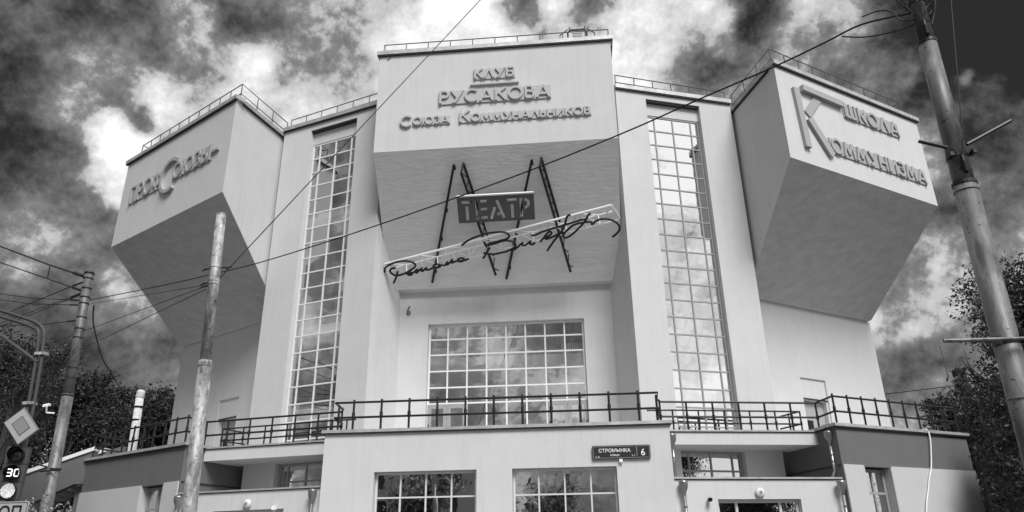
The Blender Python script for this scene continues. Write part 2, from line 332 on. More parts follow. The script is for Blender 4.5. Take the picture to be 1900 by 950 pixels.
# central cantilevered auditorium block
Y0, ZT, ZB, KY, KZ, HW = -0.919, 19.845, 15.578, 2.562, 11.47, 4.39
cb = MB()
prof = [(Y0, ZB), (Y0, ZT), (9.0, ZT), (9.0, KZ-0.06), (KY+0.02, KZ-0.06), (KY-0.26, KZ-0.02)]
cb.ext([(-HW, y, z) for y, z in prof], (2*HW, 0, 0))
blk = build(cb, 'cantilevered_block', STUCCO, B)
sl = Vector((0, KY-0.26-Y0, KZ-0.02-ZB)); sn = Vector((0, sl.z, -sl.y)).normalized()
o = Vector((-HW+.0, Y0, ZB)) + sn*0.004
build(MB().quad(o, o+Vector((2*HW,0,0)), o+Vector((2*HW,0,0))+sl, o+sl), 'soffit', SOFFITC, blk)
def coping(parent, pts, z, w=0.42, h=0.17, over=0.10, closed=False):
    """zinc capping along a roof edge, one piece per straight run, butted"""
    mb = MB()
    for i, (a, b) in enumerate(zip(pts, pts[1:])):
        d, n, l = along(a, b)
        cxy = sum((Vector((p[0], p[1], 0)) for p in pts), Vector()) / len(pts)
        A = Vector((a[0], a[1], z + 0.002 * i)); 
        nn = COPN[0] if COPN else n
        mb.obox(A + nn*over - d*(over*.9 if i == 0 else over*.0), d*(l + (over*.9 if i == 0 else 0) + over*.9), -nn*w, (0, 0, h))
    return build(mb, 'coping', COPING, parent)
COPN = []
def cop(parent, a, b, z, nx, ny, w=0.42, h=0.17, over=0.10, e0=0.1, e1=0.1, m=None):
    d = Vector((b[0]-a[0], b[1]-a[1], 0)); l = d.length; d /= l; n = Vector((nx, ny, 0)).normalized()
    A = Vector((a[0], a[1], z)) + n*over - d*e0
    mb = MB().obox(A, d*(l+e0+e1), -n*w, (0, 0, h))
    dh = min(.05, h*.45)  # dark strip painted in for the shade line under the coping
    build(MB().obox(A - n*0.02 + d*.02 - Vector((0,0,dh)), d*(l+e0+e1-.04), -n*(over-.024), (0, 0, dh-.002)), 'drip_shade_strip', DFRAME, parent)
    return build(mb, 'coping', m or COPING, parent)
cop(blk, (-HW, Y0), (HW, Y0), ZT, 0, -1); cop(blk, (HW, Y0), (HW, 9), ZT-.003, 1, 0, e0=-.33); cop(blk, (-HW, Y0), (-HW, 9), ZT-.003, -1, 0, e0=-.33)

SIDE = {1: dict(A=(10.194,-.753), C=(16.936,3.77), zt=18.369, zb=14.506, E=(9.174,2.109), I=(4.556,.526), G=(14.764,7.213), Gz=10.912, K=(3.962,2.562)),
        -1: dict(A=(-10.040,-.613), C=(-16.935,3.647), zt=18.511, zb=14.494, E=(-9.198,2.137), I=(-4.532,.533), G=(-14.897,7.110), Gz=10.985, K=(-3.988,2.584))}
ZTOW = 18.693
ROWP = 0.6262
for sx, S in SIDE.items():
    A, C_, E_, I_, G, K = (Vector((*S[k], 0)) for k in ('A', 'C', 'E', 'I', 'G', 'K'))
    zt, zb, gz = S['zt'], S['zb'], S['Gz']
    u = (C_-A).normalized(); Lw = (C_-A).length; w_ = Vector((-u.y, u.x, 0)); w_ = w_ if w_.y > 0 else -w_
    wd = (G-C_).dot(w_)                                    # depth at which soffit meets the wall
    # inner side plane of the wing block runs from A to just outside the tower corner
    T = Vector((E_.x + sx*0.13, E_.y + 0.0, 0)); sp = (T-A); shift = sp.dot(u)/sp.dot(w_)
    P = lambda uu, ww, z: tuple(A + u*uu + w_*ww + Vector((0, 0, z)))
    W2 = 9.0; wb = wd - 0.24
    iu = lambda ww: shift*ww
    zsb = gz + 0.03
    vs = [P(0,0,zb), P(Lw,0,zb), P(0,0,zt), P(Lw,0,zt), P(iu(wb),wb,zsb), P(Lw,wb,zsb), P(iu(wd+.02),wd+.02,gz), P(Lw,wd+.02,gz),
          P(iu(W2),W2,gz), P(Lw,W2,gz), P(iu(W2),W2,zt), P(Lw,W2,zt)]
    fs = [(0,1,3,2), (0,4,5,1), (4,6,7,5), (6,8,9,7), (2,3,11,10), (8,10,11,9), (0,2,10,8,6,4), (1,5,7,9,11,3)]
    wb_o = build(MB().add(vs, fs), 'cantilevered_block', STUCCO, B)
    a, b, c, d4 = [Vector(vs[i]) for i in (0, 1, 5, 4)]; nn = (b-a).cross(d4-a).normalized(); nn = nn if nn.z < 0 else -nn
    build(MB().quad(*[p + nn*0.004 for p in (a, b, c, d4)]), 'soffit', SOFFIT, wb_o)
    cop(wb_o, A, C_, zt, -w_.x, -w_.y, e0=.08, e1=.1); 
    sdv = (T-A).normalized(); sn2 = Vector((-sdv.y, sdv.x, 0)); sn2 = sn2 if sn2.x*sx < 0 else -sn2
    cop(wb_o, A + sdv*.33, A + sdv*8.5, zt-.003, sn2.x, sn2.y, e0=0, e1=0)
    cop(wb_o, C_ + w_*.33, C_ + w_*8.5, zt-.003, u.x, u.y, e0=0, e1=0)
    # wing wall under the soffit, with the terrace door
    q0 = G - u*(Lw-0.5); dv, nv, ll = along(q0, G)
    if sx < 0: q0, q1 = G, G - u*(Lw-0.5)
    else: q1 = G
    dv, nv, ll = along(q0, q1)
    ax = lambda x: (x - q0.x)/dv.x
    d0, d1 = sorted((ax(sx*10.80), ax(sx*11.86)))
    r0, r1 = sorted((ax(sx*10.80), ax(sx*11.93)))
    ww_ = MB(); wall(ww_, q0, q1, 0, gz-.002, 0.35, [(d0, d1, TERR, 7.28)])
    wwo = build(ww_, 'wing_wall', STUCCO, B)
    # stucco skin 5 cm proud with the stepped recess over the door
    pp = lambda uu, z, w: tuple(q0 + dv*uu + nv*w + Vector((0,0,z)))
    sk = MB()
    wall(sk, q0 + nv*.06, q1 + nv*.06, TERR, gz-.006, 0.057, [(r0, r1, TERR, 8.10)])
    build(sk, 'wall_skin', STUCCO, wwo)
    dm = MB().obox(q0 + dv*(d0+.02) - nv*.16 + Vector((0,0,TERR)), dv*(d1-d0-.04), -nv*.05, (0,0,1.75))
    do = build(dm, 'door', mat('door_grey', 0.33, 0.6), B)
    build(MB().obox(q0 + dv*(d0+.28) - nv*.12 + Vector((0,0,6.2)), dv*.26, -nv*.035, (0,0,.35)), 'door_pane', BLACK, do)
    build(MB().obox(q0 + dv*(d0-.03) + nv*.03 + Vector((0,0,7.29)), dv*(d1-d0+.1), -nv*.2, (0,0,.05)), 'door_canopy', DFRAME, B)
    # end wall of the wing, going back
    build(MB().prism([(G.x, G.y), (G.x+w_.x*5, G.y+w_.y*5), (G.x+w_.x*5-u.x*.35, G.y+w_.y*5-u.y*.35), (G.x+w_.x*.36-u.x*.35, G.y+w_.y*.36-u.y*.35), (G.x-u.x*.0+w_.x*.001, G.y+w_.y*.001)], 0, gz-.004), 'wing_end_wall', STUCCO, B)
    # stair tower: front wall with the tall opening
    fp, fq = (I_, E_) if sx > 0 else (E_, I_)
    td, tn, tl = along(fp, fq)
    ax2 = lambda x: (x - fp.x)/td.x
    h0, h1 = sorted((ax2(sx*5.722), ax2(sx*7.865)))
    tw = MB(); wall(tw, fp, fq, 0, ZTOW, 0.40, [(h0, h1, 5.46, 18.40), (h0, h1, 0.9, 5.06)])
    tow = build(tw, 'stair_tower', STUCCO, B)
    # recessed plain panel above the glazing
    pm = MB().obox(fp + td*(h0+.002) - tn*0.20 + Vector((0,0,17.79)), td*(h1-h0-.004), -tn*.1, (0,0,.60))
    build(pm, 'spandrel_panel', STUCCO, tow)
    build(MB().obox(fp + td*(h0+.002) - tn*0.05 + Vector((0,0,18.32)), td*(h1-h0-.004), -tn*.14, (0,0,.07)), 'shutter_box', DFRAME, tow)
    wW = h1-h0; nar = 0.36; mid = (wW - 2*nar)/2
    zlo = 17.78 - 19*ROWP - 0.32
    rows = [17.75 - k*ROWP - zlo for k in range(1, 19)][::-1]
    rows = [17.75 - k*ROWP - zlo for k in range(19, 0, -1)]
    window(B, fp, fq, h0+.01, h1-.01, zlo, 17.78, [nar, nar+mid, nar+2*mid-.01], rows, 0.22, 0.048, FRAME if sx > 0 else FRAMEL, GLASS if sx > 0 else GLASSL)
    # ground floor part of the same opening
    window(B, fp, fq, h0+.01, h1-.01, 1.0, 5.05, [nar, nar+mid, nar+2*mid-.01], [0.9, 1.75, 2.6, 3.45], 0.22, 0.06, FRAME, GLASSD)
    build(MB().obox(fp + td*h0 + Vector((0,0,.902)) + tn*.03, td*wW, -tn*.3, (0,0,.05)), 'window_sill', FRAME, B)
    # tower sides, roof and coping
    inn = MB().prism([(I_.x, I_.y+.001), (K.x, K.y), (K.x+sx*.35, K.y+.1), (I_.x+sx*.37, I_.y+.14)], 0, ZTOW-.004)
    build(inn, 'recess_side_wall', STUCCO, tow)
    ob = Vector((-sx*.42, .91, 0))
    out = MB().prism([(E_.x, E_.y+.001), (E_.x+ob.x*4, E_.y+ob.y*4), (E_.x+ob.x*4-sx*.35, E_.y+ob.y*4-.1), (E_.x-sx*.40, E_.y+.28)], 0, ZTOW-.004)
    build(out, 'tower_outer_wall', STUCCO, tow)
    rf = MB().prism([(I_.x, I_.y+.42), (K.x, 9), (sx*8.2, 9), (E_.x-sx*.35, E_.y+.35)], ZTOW-.35, ZTOW-.06)
    build(rf, 'roof', mat('roof_felt', .1), tow)
    cop(tow, fp, fq, ZTOW, tn.x, tn.y, e0=.02, e1=.02)
    # interior seen through the glass: dark back wall, pale landings, radiators
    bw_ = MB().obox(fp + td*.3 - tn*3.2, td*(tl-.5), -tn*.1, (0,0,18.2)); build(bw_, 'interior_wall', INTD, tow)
    for (z0, z1, rad) in ((14.15,14.55,1), (9.62,10.02,0), (6.55,6.95,0)):
        build(MB().obox(fp + td*(h0+.0) - tn*.45 + Vector((0,0,z0)), td*wW, -tn*2.7, (0,0,z1-z0)), 'stair_landing', INTW, tow)
        if rad:
            rm = MB()
            for k in range(14): rm.obox(fp + td*(h0+.35+k*.085) - tn*.50 + Vector((0,0,z1+.02)), td*.06, -tn*.1, (0,0,.26))
            build(rm, 'radiator', INTW, tow)

# back wall of the central recess with the big window
KL, KR = (-4.02, KY), (4.0, KY)
bwm = MB(); wall(bwm, KL, KR, 4.0, KZ+.5, 0.4, [(1.12, 6.92, TERR, 10.12)])
rw = build(bwm, 'recess_back_wall', STUCCO, B)
zl = 5.52; cw = 5.78/8
cols = [cw*k for k in range(1, 8)]
rws = [6.25-zl, 7.16-zl, 7.74-zl, 8.347-zl, 8.966-zl, 9.553-zl]
cwin = window(B, KL, KR, 1.13, 6.91, zl, 10.11, cols, rws, 0.16, 0.054, FRAMEL, GLASSC, skip=[(0,0),(1,0),(6,0),(7,0),(0,1),(1,1),(6,1),(7,1)])
for x0 in (-2.87, 1.46):
    for k in range(2):
        dx = x0 + .02 + k*.705
        dmb = MB(); wall(dmb, (dx, KY+.13), (dx+.69, KY+.13), zl+.02, 7.12, .06, [(.13,.57,zl+.25,6.15),(.13,.57,6.3,6.98)])
        dd = build(dmb, 'terrace_door', FRAME, cwin)
        # panes of the door leaf
        for z0, z1 in ((zl+.25,6.15),(6.3,6.98)):
            pz = MB().quad((dx+.12, KY+.16, z0), (dx+.58, KY+.16, z0), (dx+.58, KY+.16, z1), (dx+.12, KY+.16, z1))
            build(pz, 'door_pane', GLASS, cwin)
        hx = dx + (.05 if k == 0 else .64)
        build(MB().tube((hx, KY+.13, 6.35), (hx, KY+.08, 6.35), .018).tube((hx, KY+.08, 6.28), (hx, KY+.08, 6.42), .014).tube((hx, KY+.13, 5.95), (hx, KY+.08, 5.95), .018), 'hinge', RAIL, cwin)
# foyer interior
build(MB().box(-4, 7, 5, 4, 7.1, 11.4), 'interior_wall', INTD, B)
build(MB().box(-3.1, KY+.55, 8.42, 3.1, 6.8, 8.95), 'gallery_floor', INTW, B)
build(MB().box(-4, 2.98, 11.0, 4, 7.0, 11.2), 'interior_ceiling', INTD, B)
for xs, xe in ((-2.84, -2.02), (2.02, 2.84)):
    rm = MB()
    for k in range(int((xe-xs)/.08)): rm.box(xs+k*.08, KY+.62, 9.0, xs+k*.08+.055, KY+.72, 9.36)
    build(rm, 'radiator', INTW, B)
build(MB().box(-.02, KY+.5, 9.0, .04, KY+.6, 10.1).box(.10, KY+.5, 9.0, .12, KY+.55, 10.1), 'interior_post', INTW, B)

# ------------------------------------------------------------------ ground floor and terrace
FX, FY = 5.165, -1.35
fb = MB(); wall(fb, (-FX, FY), (FX, FY), 0, TERR-.02, 0.3, [(FX-3.578, FX-.517, 1.2, 4.335), (FX+.531, FX+3.565, 1.2, 4.335)])
front = build(fb, 'front_block', STUCCO, B)
for s in (-1, 1):
    build(MB().box(min(s*FX, s*(FX-.3)), FY+.301, 0, max(s*FX, s*(FX-.3)), 1.0, TERR-.024), 'front_block_side', STUCCO, front)
for u0, u1 in ((FX-3.578, FX-.517), (FX+.531, FX+3.565)):
    w4 = (u1-u0)/4
    window(B, (-FX, FY), (FX, FY), u0+.01, u1-.01, 1.21, 4.325, [w4*k-.01 for k in (1,2,3)], [.8, 1.6, 2.4], .2, .045, FRAMEW, GLASSD, border=.06, depth=.07, jit=.25)
    build(MB().box(-FX+u0-.04, FY-.05, 1.13, -FX+u1+.04, FY+.2, 1.195), 'window_sill', COPING, B)
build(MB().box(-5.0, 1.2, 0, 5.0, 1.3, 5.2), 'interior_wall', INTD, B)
cop(B, (-FX, FY), (FX, FY), TERR, 0, -1, w=.5, h=.09, over=.09, e0=.09, e1=.09)
for s in (-1, 1): cop(B, (s*FX, FY+.42), (s*FX, 0.0), TERR-.002, s, 0, w=.5, h=.09, over=.09, e0=0, e1=0)
# terrace deck behind the copings
build(MB().prism([(-FX+.35, FY+.35), (FX-.35, FY+.35), (FX-.2, 1.0), (4.5, .9), (3.99, 2.55), (-3.99, 2.55), (-4.5, .9), (-FX+.2, 1.0)], TERR-.3, TERR-.01), 'terrace_deck', DECK, B)
SV = {1: ((10.28,-.1), (15.31,2.675)), -1: ((-10.27,.0), (-15.53,2.90))}
RD = {1: Vector((-.33,.94,0)).normalized(), -1: Vector((.33,.94,0)).normalized()}
for sx, S in SIDE.items():
    E_ = Vector((*S['E'],0)); I_ = Vector((*S['I'],0)); G = Vector((*S['G'],0))
    # terrace slab bridging to the tower
    a, b = Vector((sx*5.18,-.155,0)), Vector((sx*10.08,.80,0))
    slab = MB().prism([(a.x,a.y),(b.x,b.y),(sx*9.55,2.4),(E_.x,E_.y+.01),(I_.x+sx*.1,I_.y+.04),(sx*4.9,.6)], 5.08, TERR-.03)
    so_ = build(slab, 'terrace_slab', STUCCO, B)
    d, n, l = along(a, b) if sx > 0 else along(b, a)
    cop(so_, a, b, TERR-.028, n.x, n.y, w=.2, h=.05, over=.05, e0=0.02, e1=0, m=COPING)
    # low front wall of the side entrance, z up to 4.0
    f0, f1 = Vector((sx*5.17,-1.19,0)), Vector((sx*10.20,-.09,0))
    p, q = (f0, f1) if sx > 0 else (f1, f0)
    d, n, l = along(p, q); axx = lambda x: (x-p.x)/d.x
    h0, h1 = sorted((axx(sx*6.40), axx(sx*8.85)))
    lw = MB(); wall(lw, p, q, 0, 3.95, .3, [(h0, h1, .3, 3.395)])
    lo = build(lw, 'entrance_wall', STUCCO, B)
    cop(lo, p, q, 3.952, n.x, n.y, w=.38, h=.05, over=.05, e0=0.0, e1=0)
    wW = h1-h0
    window(B, p, q, h0+.01, h1-.01, .31, 3.385, [wW*.24, wW*.77], [2.2], .18, .075, FRAMEW, GLASSD, border=.08)
    build(MB().prism([(f0.x,f0.y+.31),(f1.x,f1.y+.31),(sx*9.9,.9),(E_.x,E_.y),(I_.x,I_.y),(sx*5.2,.7)], 3.6, 3.85), 'entrance_roof', COPING, B)
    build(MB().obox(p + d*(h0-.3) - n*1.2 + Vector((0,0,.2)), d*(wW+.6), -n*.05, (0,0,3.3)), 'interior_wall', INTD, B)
    # dark side volume
    s0, s1 = SV[sx]; s0 = Vector((*s0,0)); s1 = Vector((*s1,0)); rd = RD[sx]
    p, q = (s0, s1) if sx > 0 else (s1, s0)
    d, n, l = along(p, q); axx = lambda x: (x-p.x)/d.x
    wx0, wx1 = (10.99, 11.99) if sx > 0 else (10.99, 12.16)
    h0, h1 = sorted((axx(sx*wx0), axx(sx*wx1)))
    sv = MB(); wall(sv, p, q, 0, TERR-.02, .35, [(h0, h1, .8, 4.34)])
    svo = build(sv, 'side_volume', DARKST, B)
    ret = s0 + rd*3.2
    build(MB().prism([(s0.x, s0.y), (ret.x, ret.y), (ret.x+sx*.3, ret.y+.1), (s0.x+sx*.37, s0.y+.30)], 0, TERR-.024), 'side_volume_return', DARKST, svo)
    e1 = s1 + Vector((-n.x, -n.y, 0))*.36
    build(MB().prism([(s1.x, s1.y), (s1.x-n.x*5, s1.y-n.y*5), (s1.x-n.x*5-sx*.3, s1.y-n.y*5), (e1.x-sx*.3, e1.y)], 0, TERR-.026), 'side_volume_end', DARKST, svo)
    # pale plinth panels 5 cm proud of the dark render
    for (x0, x1) in ((sx*10.29 if sx > 0 else -10.30, sx*(wx0+.0)), (sx*(wx1+.0), s1.x)):
        ua, ub = sorted((axx(x0), axx(x1)))
        build(MB().obox(p + d*ua + n*.05, d*(ub-ua), -n*.046, (0,0,4.375)), 'plinth_panel', PANEL, svo)
    # pale reveals lining the window opening
    for uu in (h0, h1-.03):
        build(MB().obox(p + d*uu + n*.045 + Vector((0,0,.8)), d*.03, -n*.33, (0,0,3.53)), 'window_reveal', PANEL, svo)
    wW = h1-h0
    window(B, p, q, h0+.04, h1-.04, .85, 4.30, [wW*.5-.04], [2.75, 1.3], .24, .07, FRAME, GLASSD)
    cop(svo, p, q, TERR, n.x, n.y, w=.5, h=.09, over=.09, e0=.09 if sx > 0 else .09, e1=.09)
    cop(svo, s0 + rd*.42, s0 + rd*2.6, TERR-.003, -sx*.94, -.33, w=.5, h=.09, over=.09, e0=0, e1=0)
    dk = MB().prism([(s0.x+sx*.3, s0.y+.5), (s1.x-sx*.3, s1.y+.4), (G.x+sx*1.0, G.y+.2), (G.x, G.y+.1), (sx*9.2, 3.6), (sx*9.6, 2.2)], TERR-.3, TERR-.012)
    build(dk, 'terrace_deck', DECK, B)
    # drip groove on the return wall
    gg = s0 + rd*.02; 
    build(MB().obox(gg + Vector((-sx*.014,0,4.34)), rd*3.0, Vector((-sx*.02,0,0)), (0,0,.035)), 'drip_shade_strip', DFRAME, svo)

# building mass behind, so that nothing is open from the side
build(MB().prism([(-14.6,10.6),(14.6,10.6),(10,26),(-10,26)], 0, 15.8), 'rear_block', STUCCO, B)

# outside stair to the terrace at the far end of the side volume
ST = thing('outdoor_stair', (-17, 3, 0), 'dark rendered outdoor stair with pale sloping capping beside the terrace end', 'staircase')
x0, x1, za, zc = -15.34, -23.0, 6.02, 3.60
for y_, dx, dz, nm in ((2.92, 0, 0, 'stair_parapet'), (4.6, -0.0, .42, 'stair_parapet')):
    build(MB().ext([(x0, y_, za+dz-.14), (x1, y_, zc+dz-.14), (x1, y_, zc-1.4), (-17.34, y_, 4.08), (-15.9, y_, 4.70), (x0, y_, 4.71)], (0, .25, 0)), nm, DARKST, ST)
    xs = x0 if dz == 0 else -16.0
    zs = za + (xs-x0)*(za-zc)/(x0-x1) + dz
    build(MB().ext([(xs, y_-.06, zs-.138), (x1, y_-.06, zc+dz-.138), (x1, y_-.06, zc+dz), (xs, y_-.06, zs)], (0, .37, 0)), 'stair_capping', WHITEP, ST)
stp = MB()
for k in range(18): stp.box(x0-.42*(k+1), 3.18, 5.1-.135*k-.3, x0-.42*k, 4.59, 5.1-.135*k)
build(stp, 'steps', CONCR, ST)
build(MB().box(-23.2, 2.9, 0, -22.9, 4.9, 3.4).box(-15.95,3.2,0,-15.7,4.6,4.6), 'stair_support', DARKST, ST)

# ------------------------------------------------------------------ stroke lettering
def arc(cx, cy, rx, ry, a0, a1, n=10): return [(cx + rx*math.cos(R(a0+(a1-a0)*i/n)), cy + ry*math.sin(R(a0+(a1-a0)*i/n))) for i in range(n+1)]
def G_(ch):     # strokes in a box w x 1, w first
    w = .74
    g = {
     'К': (.72, [[(.09,0),(.09,1)], [(.13,.5),(.64,1)], [(.26,.60),(.68,0)]]),
     'Л': (.80, [[(.04,0),(.40,1)], [(.40,1),(.76,0)]]),
     'У': (.76, [[(.05,1),(.42,.38)], [(.73,1),(.36,.20),(.28,.06),(.12,.05)]]),
     'Б': (.66, [[(.09,.05),(.09,1)], [(.09,.95),(.60,.95)], [(.09,.55),(.36,.55)] + arc(.36,.30,.24,.25,90,-90) + [(.09,.05)]]),
     'Р': (.62, [[(.09,0),(.09,1)], [(.09,.95),(.34,.95)] + arc(.34,.70,.22,.25,90,-90) + [(.09,.45)]]),
     'С': (.84, [arc(.46,.5,.38,.46,48,312,16)]),
     'А': (.82, [[(.04,0),(.41,1)], [(.41,1),(.78,0)], [(.18,.30),(.64,.30)]]),
     'О': (.90, [arc(.45,.5,.38,.46,0,360,20)]),
     'В': (.62, [[(.09,.05),(.09,1)], [(.09,.95),(.30,.95)] + arc(.30,.745,.20,.205,90,-90) + [(.09,.54)], [(.30,.54)] + arc(.32,.295,.23,.245,90,-90) + [(.09,.05)]]),
     'Ю': (1.06, [[(.09,0),(.09,1)], [(.09,.5),(.30,.5)], arc(.64,.5,.34,.46,0,360,18)]),
     'З': (.62, [arc(.27,.745,.24,.215,140,-90) + arc(.29,.29,.26,.245,90,-145)]),
     'М': (.98, [[(.07,0),(.22,1)], [(.22,1),(.49,.22)], [(.49,.22),(.76,1)], [(.76,1),(.91,0)]]),
     'Н': (.76, [[(.09,0),(.09,1)], [(.67,0),(.67,1)], [(.09,.5),(.67,.5)]]),
     'Ь': (.60, [[(.09,0),(.09,1)], [(.09,.55),(.30,.55)] + arc(.30,.30,.23,.25,90,-90) + [(.09,.05)]]),
     'Ы': (.88, [[(.09,0),(.09,1)], [(.09,.55),(.30,.55)] + arc(.30,.30,.22,.25,90,-90) + [(.09,.05)], [(.79,0),(.79,1)]]),
     'И': (.78, [[(.09,0),(.09,1)], [(.69,0),(.69,1)], [(.09,.02),(.69,.98)]]),
     'Ш': (.98, [[(.09,0),(.09,1)], [(.49,0),(.49,1)], [(.89,0),(.89,1)], [(.09,.05),(.89,.05)]]),
     'Ф': (.90, [[(.45,-.05),(.45,1.05)], arc(.45,.52,.36,.34,0,360,18)]),
     'П': (.76, [[(.09,0),(.09,1)], [(.67,0),(.67,1)], [(.09,.95),(.67,.95)]]),
     'Т': (.70, [[(.35,0),(.35,1)], [(.0,.95),(.70,.95)]]),
    }
    return g[ch]
def stroke(mb, pts, hw, fr, y0, y1, closed=False):
    """ribbon of half width hw on a plane; fr maps (u, v, out) to world; one closed solid per stroke"""
    P = [Vector((a, b)) for a, b in pts]; m = len(P); Lf = []; Rt = []
    loop = (P[0]-P[-1]).length < 1e-4 and m > 3
    for i in range(m):
        if loop: a = P[(i-1) % (m-1)]; b = P[(i+1) % (m-1)] if i < m-1 else P[1]
        else: a = P[max(i-1,0)]; b = P[min(i+1,m-1)]
        t = (b-a).normalized(); nn = Vector((-t.y, t.x))
        sc = 1.0
        if 0 < i < m-1 or loop:
            t1 = (P[i]-a).normalized() if (P[i]-a).length > 0 else t
            c = max(.5, abs(t1.dot(t))); sc = 1/c
        Lf.append(P[i]+nn*hw*sc); Rt.append(P[i]-nn*hw*sc)
    vs = []
    for p_, q_ in zip(Lf, Rt): vs += [fr(p_.x,p_.y,y0), fr(q_.x,q_.y,y0), fr(q_.x,q_.y,y1), fr(p_.x,p_.y,y1)]
    fs = []
    for i in range(m-1):
        a, b = 4*i, 4*i+4
        for k in range(4): fs.append((a+k, a+(k+1)%4, b+(k+1)%4, b+k))
    if not loop: fs += [(0,1,2,3), tuple(4*(m-1)+k for k in (3,2,1,0))]
    mb.add(vs, fs)
RELIEFW = mat('shaded_wing_lettering', 0.36, 0.85, var=0.02, spec=0.15)  # darkened all over to carry the shade on the letters' undersides
def word(text, u0, u1, z0, h, fr, parent, hw, thick=.13, gap=.10, plate=True, shear=0.0, caps=None, plate_from=0):
    """relief word on a plate, fitted between u0 and u1; caps = {index: (scale, drop)} for taller letters"""
    ws = []
    for i, c in enumerate(text):
        w, st = G_(c); k = (caps or {}).get(i, (1, 0)); ws.append(w*k[0])
    tot = sum(ws) + gap*(len(text)-1); sx_ = (u1-u0)/(tot*h)
    x = 0; objs = []; pend = None; lets = []
    for i, c in enumerate(text):
        w, st = G_(c); sc, dr = (caps or {}).get(i, (1, 0))
        mb = MB()
        for j, s_ in enumerate(st):
            pts = [(u0 + (x + a*sc)*h*sx_ + (b*sc - dr)*h*shear, z0 + (b*sc - dr)*h) for a, b in s_]
            # keep stroke ends inside the cap height
            stroke(mb, pts, hw*(1.0 if sc == 1 else 1.15), fr, 0.0, thick - 0.004*j)
        lets.append((mb, u0 + x*h*sx_, u0 + (x+w*sc)*h*sx_)); x += ws[i] + gap
    if plate:
        pa, pb = lets[plate_from][1]-.02, lets[-1][2]+.03
        pm = MB(); sh = shear*h
        pm.add([fr(pa,z0-.02,0), fr(pb,z0-.02,0), fr(pb+sh,z0+h+.01,0), fr(pa+sh,z0+h+.01,0), fr(pa,z0-.02,thick*.42), fr(pb,z0-.02,thick*.42), fr(pb+sh,z0+h+.01,thick*.42), fr(pa+sh,z0+h+.01,thick*.42)],
               [(0,1,2,3),(4,5,6,7),(0,1,5,4),(1,2,6,5),(2,3,7,6),(3,0,4,7)])
        rm_ = RELIEF if parent is blk else RELIEFW; po = build(pm, 'relief_plate', rm_, parent); par = po
    else: par = parent
    for mb, *_ in lets: build(mb, 'relief_letter', RELIEF if parent is blk else RELIEFW, par)
frC = lambda u, z, o: (u, Y0 - o - .001, z)
word('КЛУБ', -.73, .76, 18.46, .42, frC, blk, .036, thick=.11, gap=.10)
build(MB().box(-.885, Y0-.10, 18.165, .93, Y0-.001, 18.22), 'relief_bar', RELIEF, blk)
word('РУСАКОВА', -2.03, 2.07, 17.44, .54, frC, blk, .040, thick=.12, gap=.07)
word('СОЮЗА', -3.46, -1.63, 16.60, .32, frC, blk, .031, thick=.10, gap=.06, caps={0:(1.45,.16)}, plate_from=1)
word('КОММУНАЛЬНИКОВ', -1.27, 3.49, 16.60, .33, frC, blk, .031, thick=.10, gap=.06, caps={0:(1.48,0)}, plate_from=0)
build(MB().path([(-4.10, Y0-.012, 19.62), (-4.03, Y0-.02, 19.66), (-3.97, Y0-.012, 19.72)], .012, 6), 'wire_stub', WIRE, blk)
def wing_frame(S, flip):
    A = Vector((*S['A'],0)); C_ = Vector((*S['C'],0)); u = (C_-A).normalized(); w_ = Vector((-u.y,u.x,0)); w_ = w_ if w_.y > 0 else -w_; Lw = (C_-A).length
    if flip: return lambda a, z, o: tuple(C_ - u*a - w_*(o+.001) + Vector((0,0,z)))
    return lambda a, z, o: tuple(A + u*a - w_*(o+.001) + Vector((0,0,z)))
wblocks = [o for o in B.children if o.name.startswith('cantilevered_block') and o is not blk]
frR = wing_frame(SIDE[1], False); frL = wing_frame(SIDE[-1], True)
rb, lb = wblocks[0], wblocks[1]
bigk = MB()
stroke(bigk, [(.84,17.58),(.94,15.12)], .14, frR, 0, .13)
stroke(bigk, [(1.18,17.69),(3.33,17.63)], .12, frR, 0, .17)
stroke(bigk, [(2.06,17.55),(1.30,16.62)], .17, frR, 0, .06)
stroke(bigk, [(1.30,16.42),(2.18,15.12)], .15, frR, 0, .126)
build(bigk, 'relief_letter', RELIEFW, rb)
word('ШКОЛА', 3.42, 6.62, 17.16, .62, frR, rb, .05, thick=.11, gap=.10)
word('ОММУНИЗМА', 2.22, 7.66, 15.30, .60, frR, rb, .05, thick=.11, gap=.07)
word('ПРОФ', .92, 3.42, 16.22, .78, frL, lb, .045, thick=.10, gap=.08, shear=.0)
stroke_c = MB(); stroke(stroke_c, arc(4.12,16.52,.66,.72,62,300,18), .075, frL, 0, .13); build(stroke_c, 'relief_letter', RELIEFW, lb)
word('ОЮЗЫ', 4.30, 6.95, 16.24, .70, frL, lb, .045, thick=.10, gap=.08)
build(MB().obox(frL(7.02,16.50,0), Vector(frL(7.44,16.50,0))-Vector(frL(7.02,16.50,0)), Vector((0,0,.10)), Vector(frL(7.02,16.5,.10))-Vector(frL(7.02,16.5,0))), 'relief_dash', RELIEFW, lb)

# house number painted by hand on the recess wall
build(MB().path([(-3.62,KY-.03,10.86),(-3.68,KY-.03,10.76),(-3.72,KY-.03,10.62),(-3.70,KY-.03,10.53),(-3.64,KY-.03,10.52),(-3.60,KY-.03,10.58),(-3.62,KY-.03,10.65),(-3.68,KY-.03,10.65)], .018, 8),
      'house_number', RAIL, label='small black wrought figure 6 on the wall of the central recess', cat='number sign')

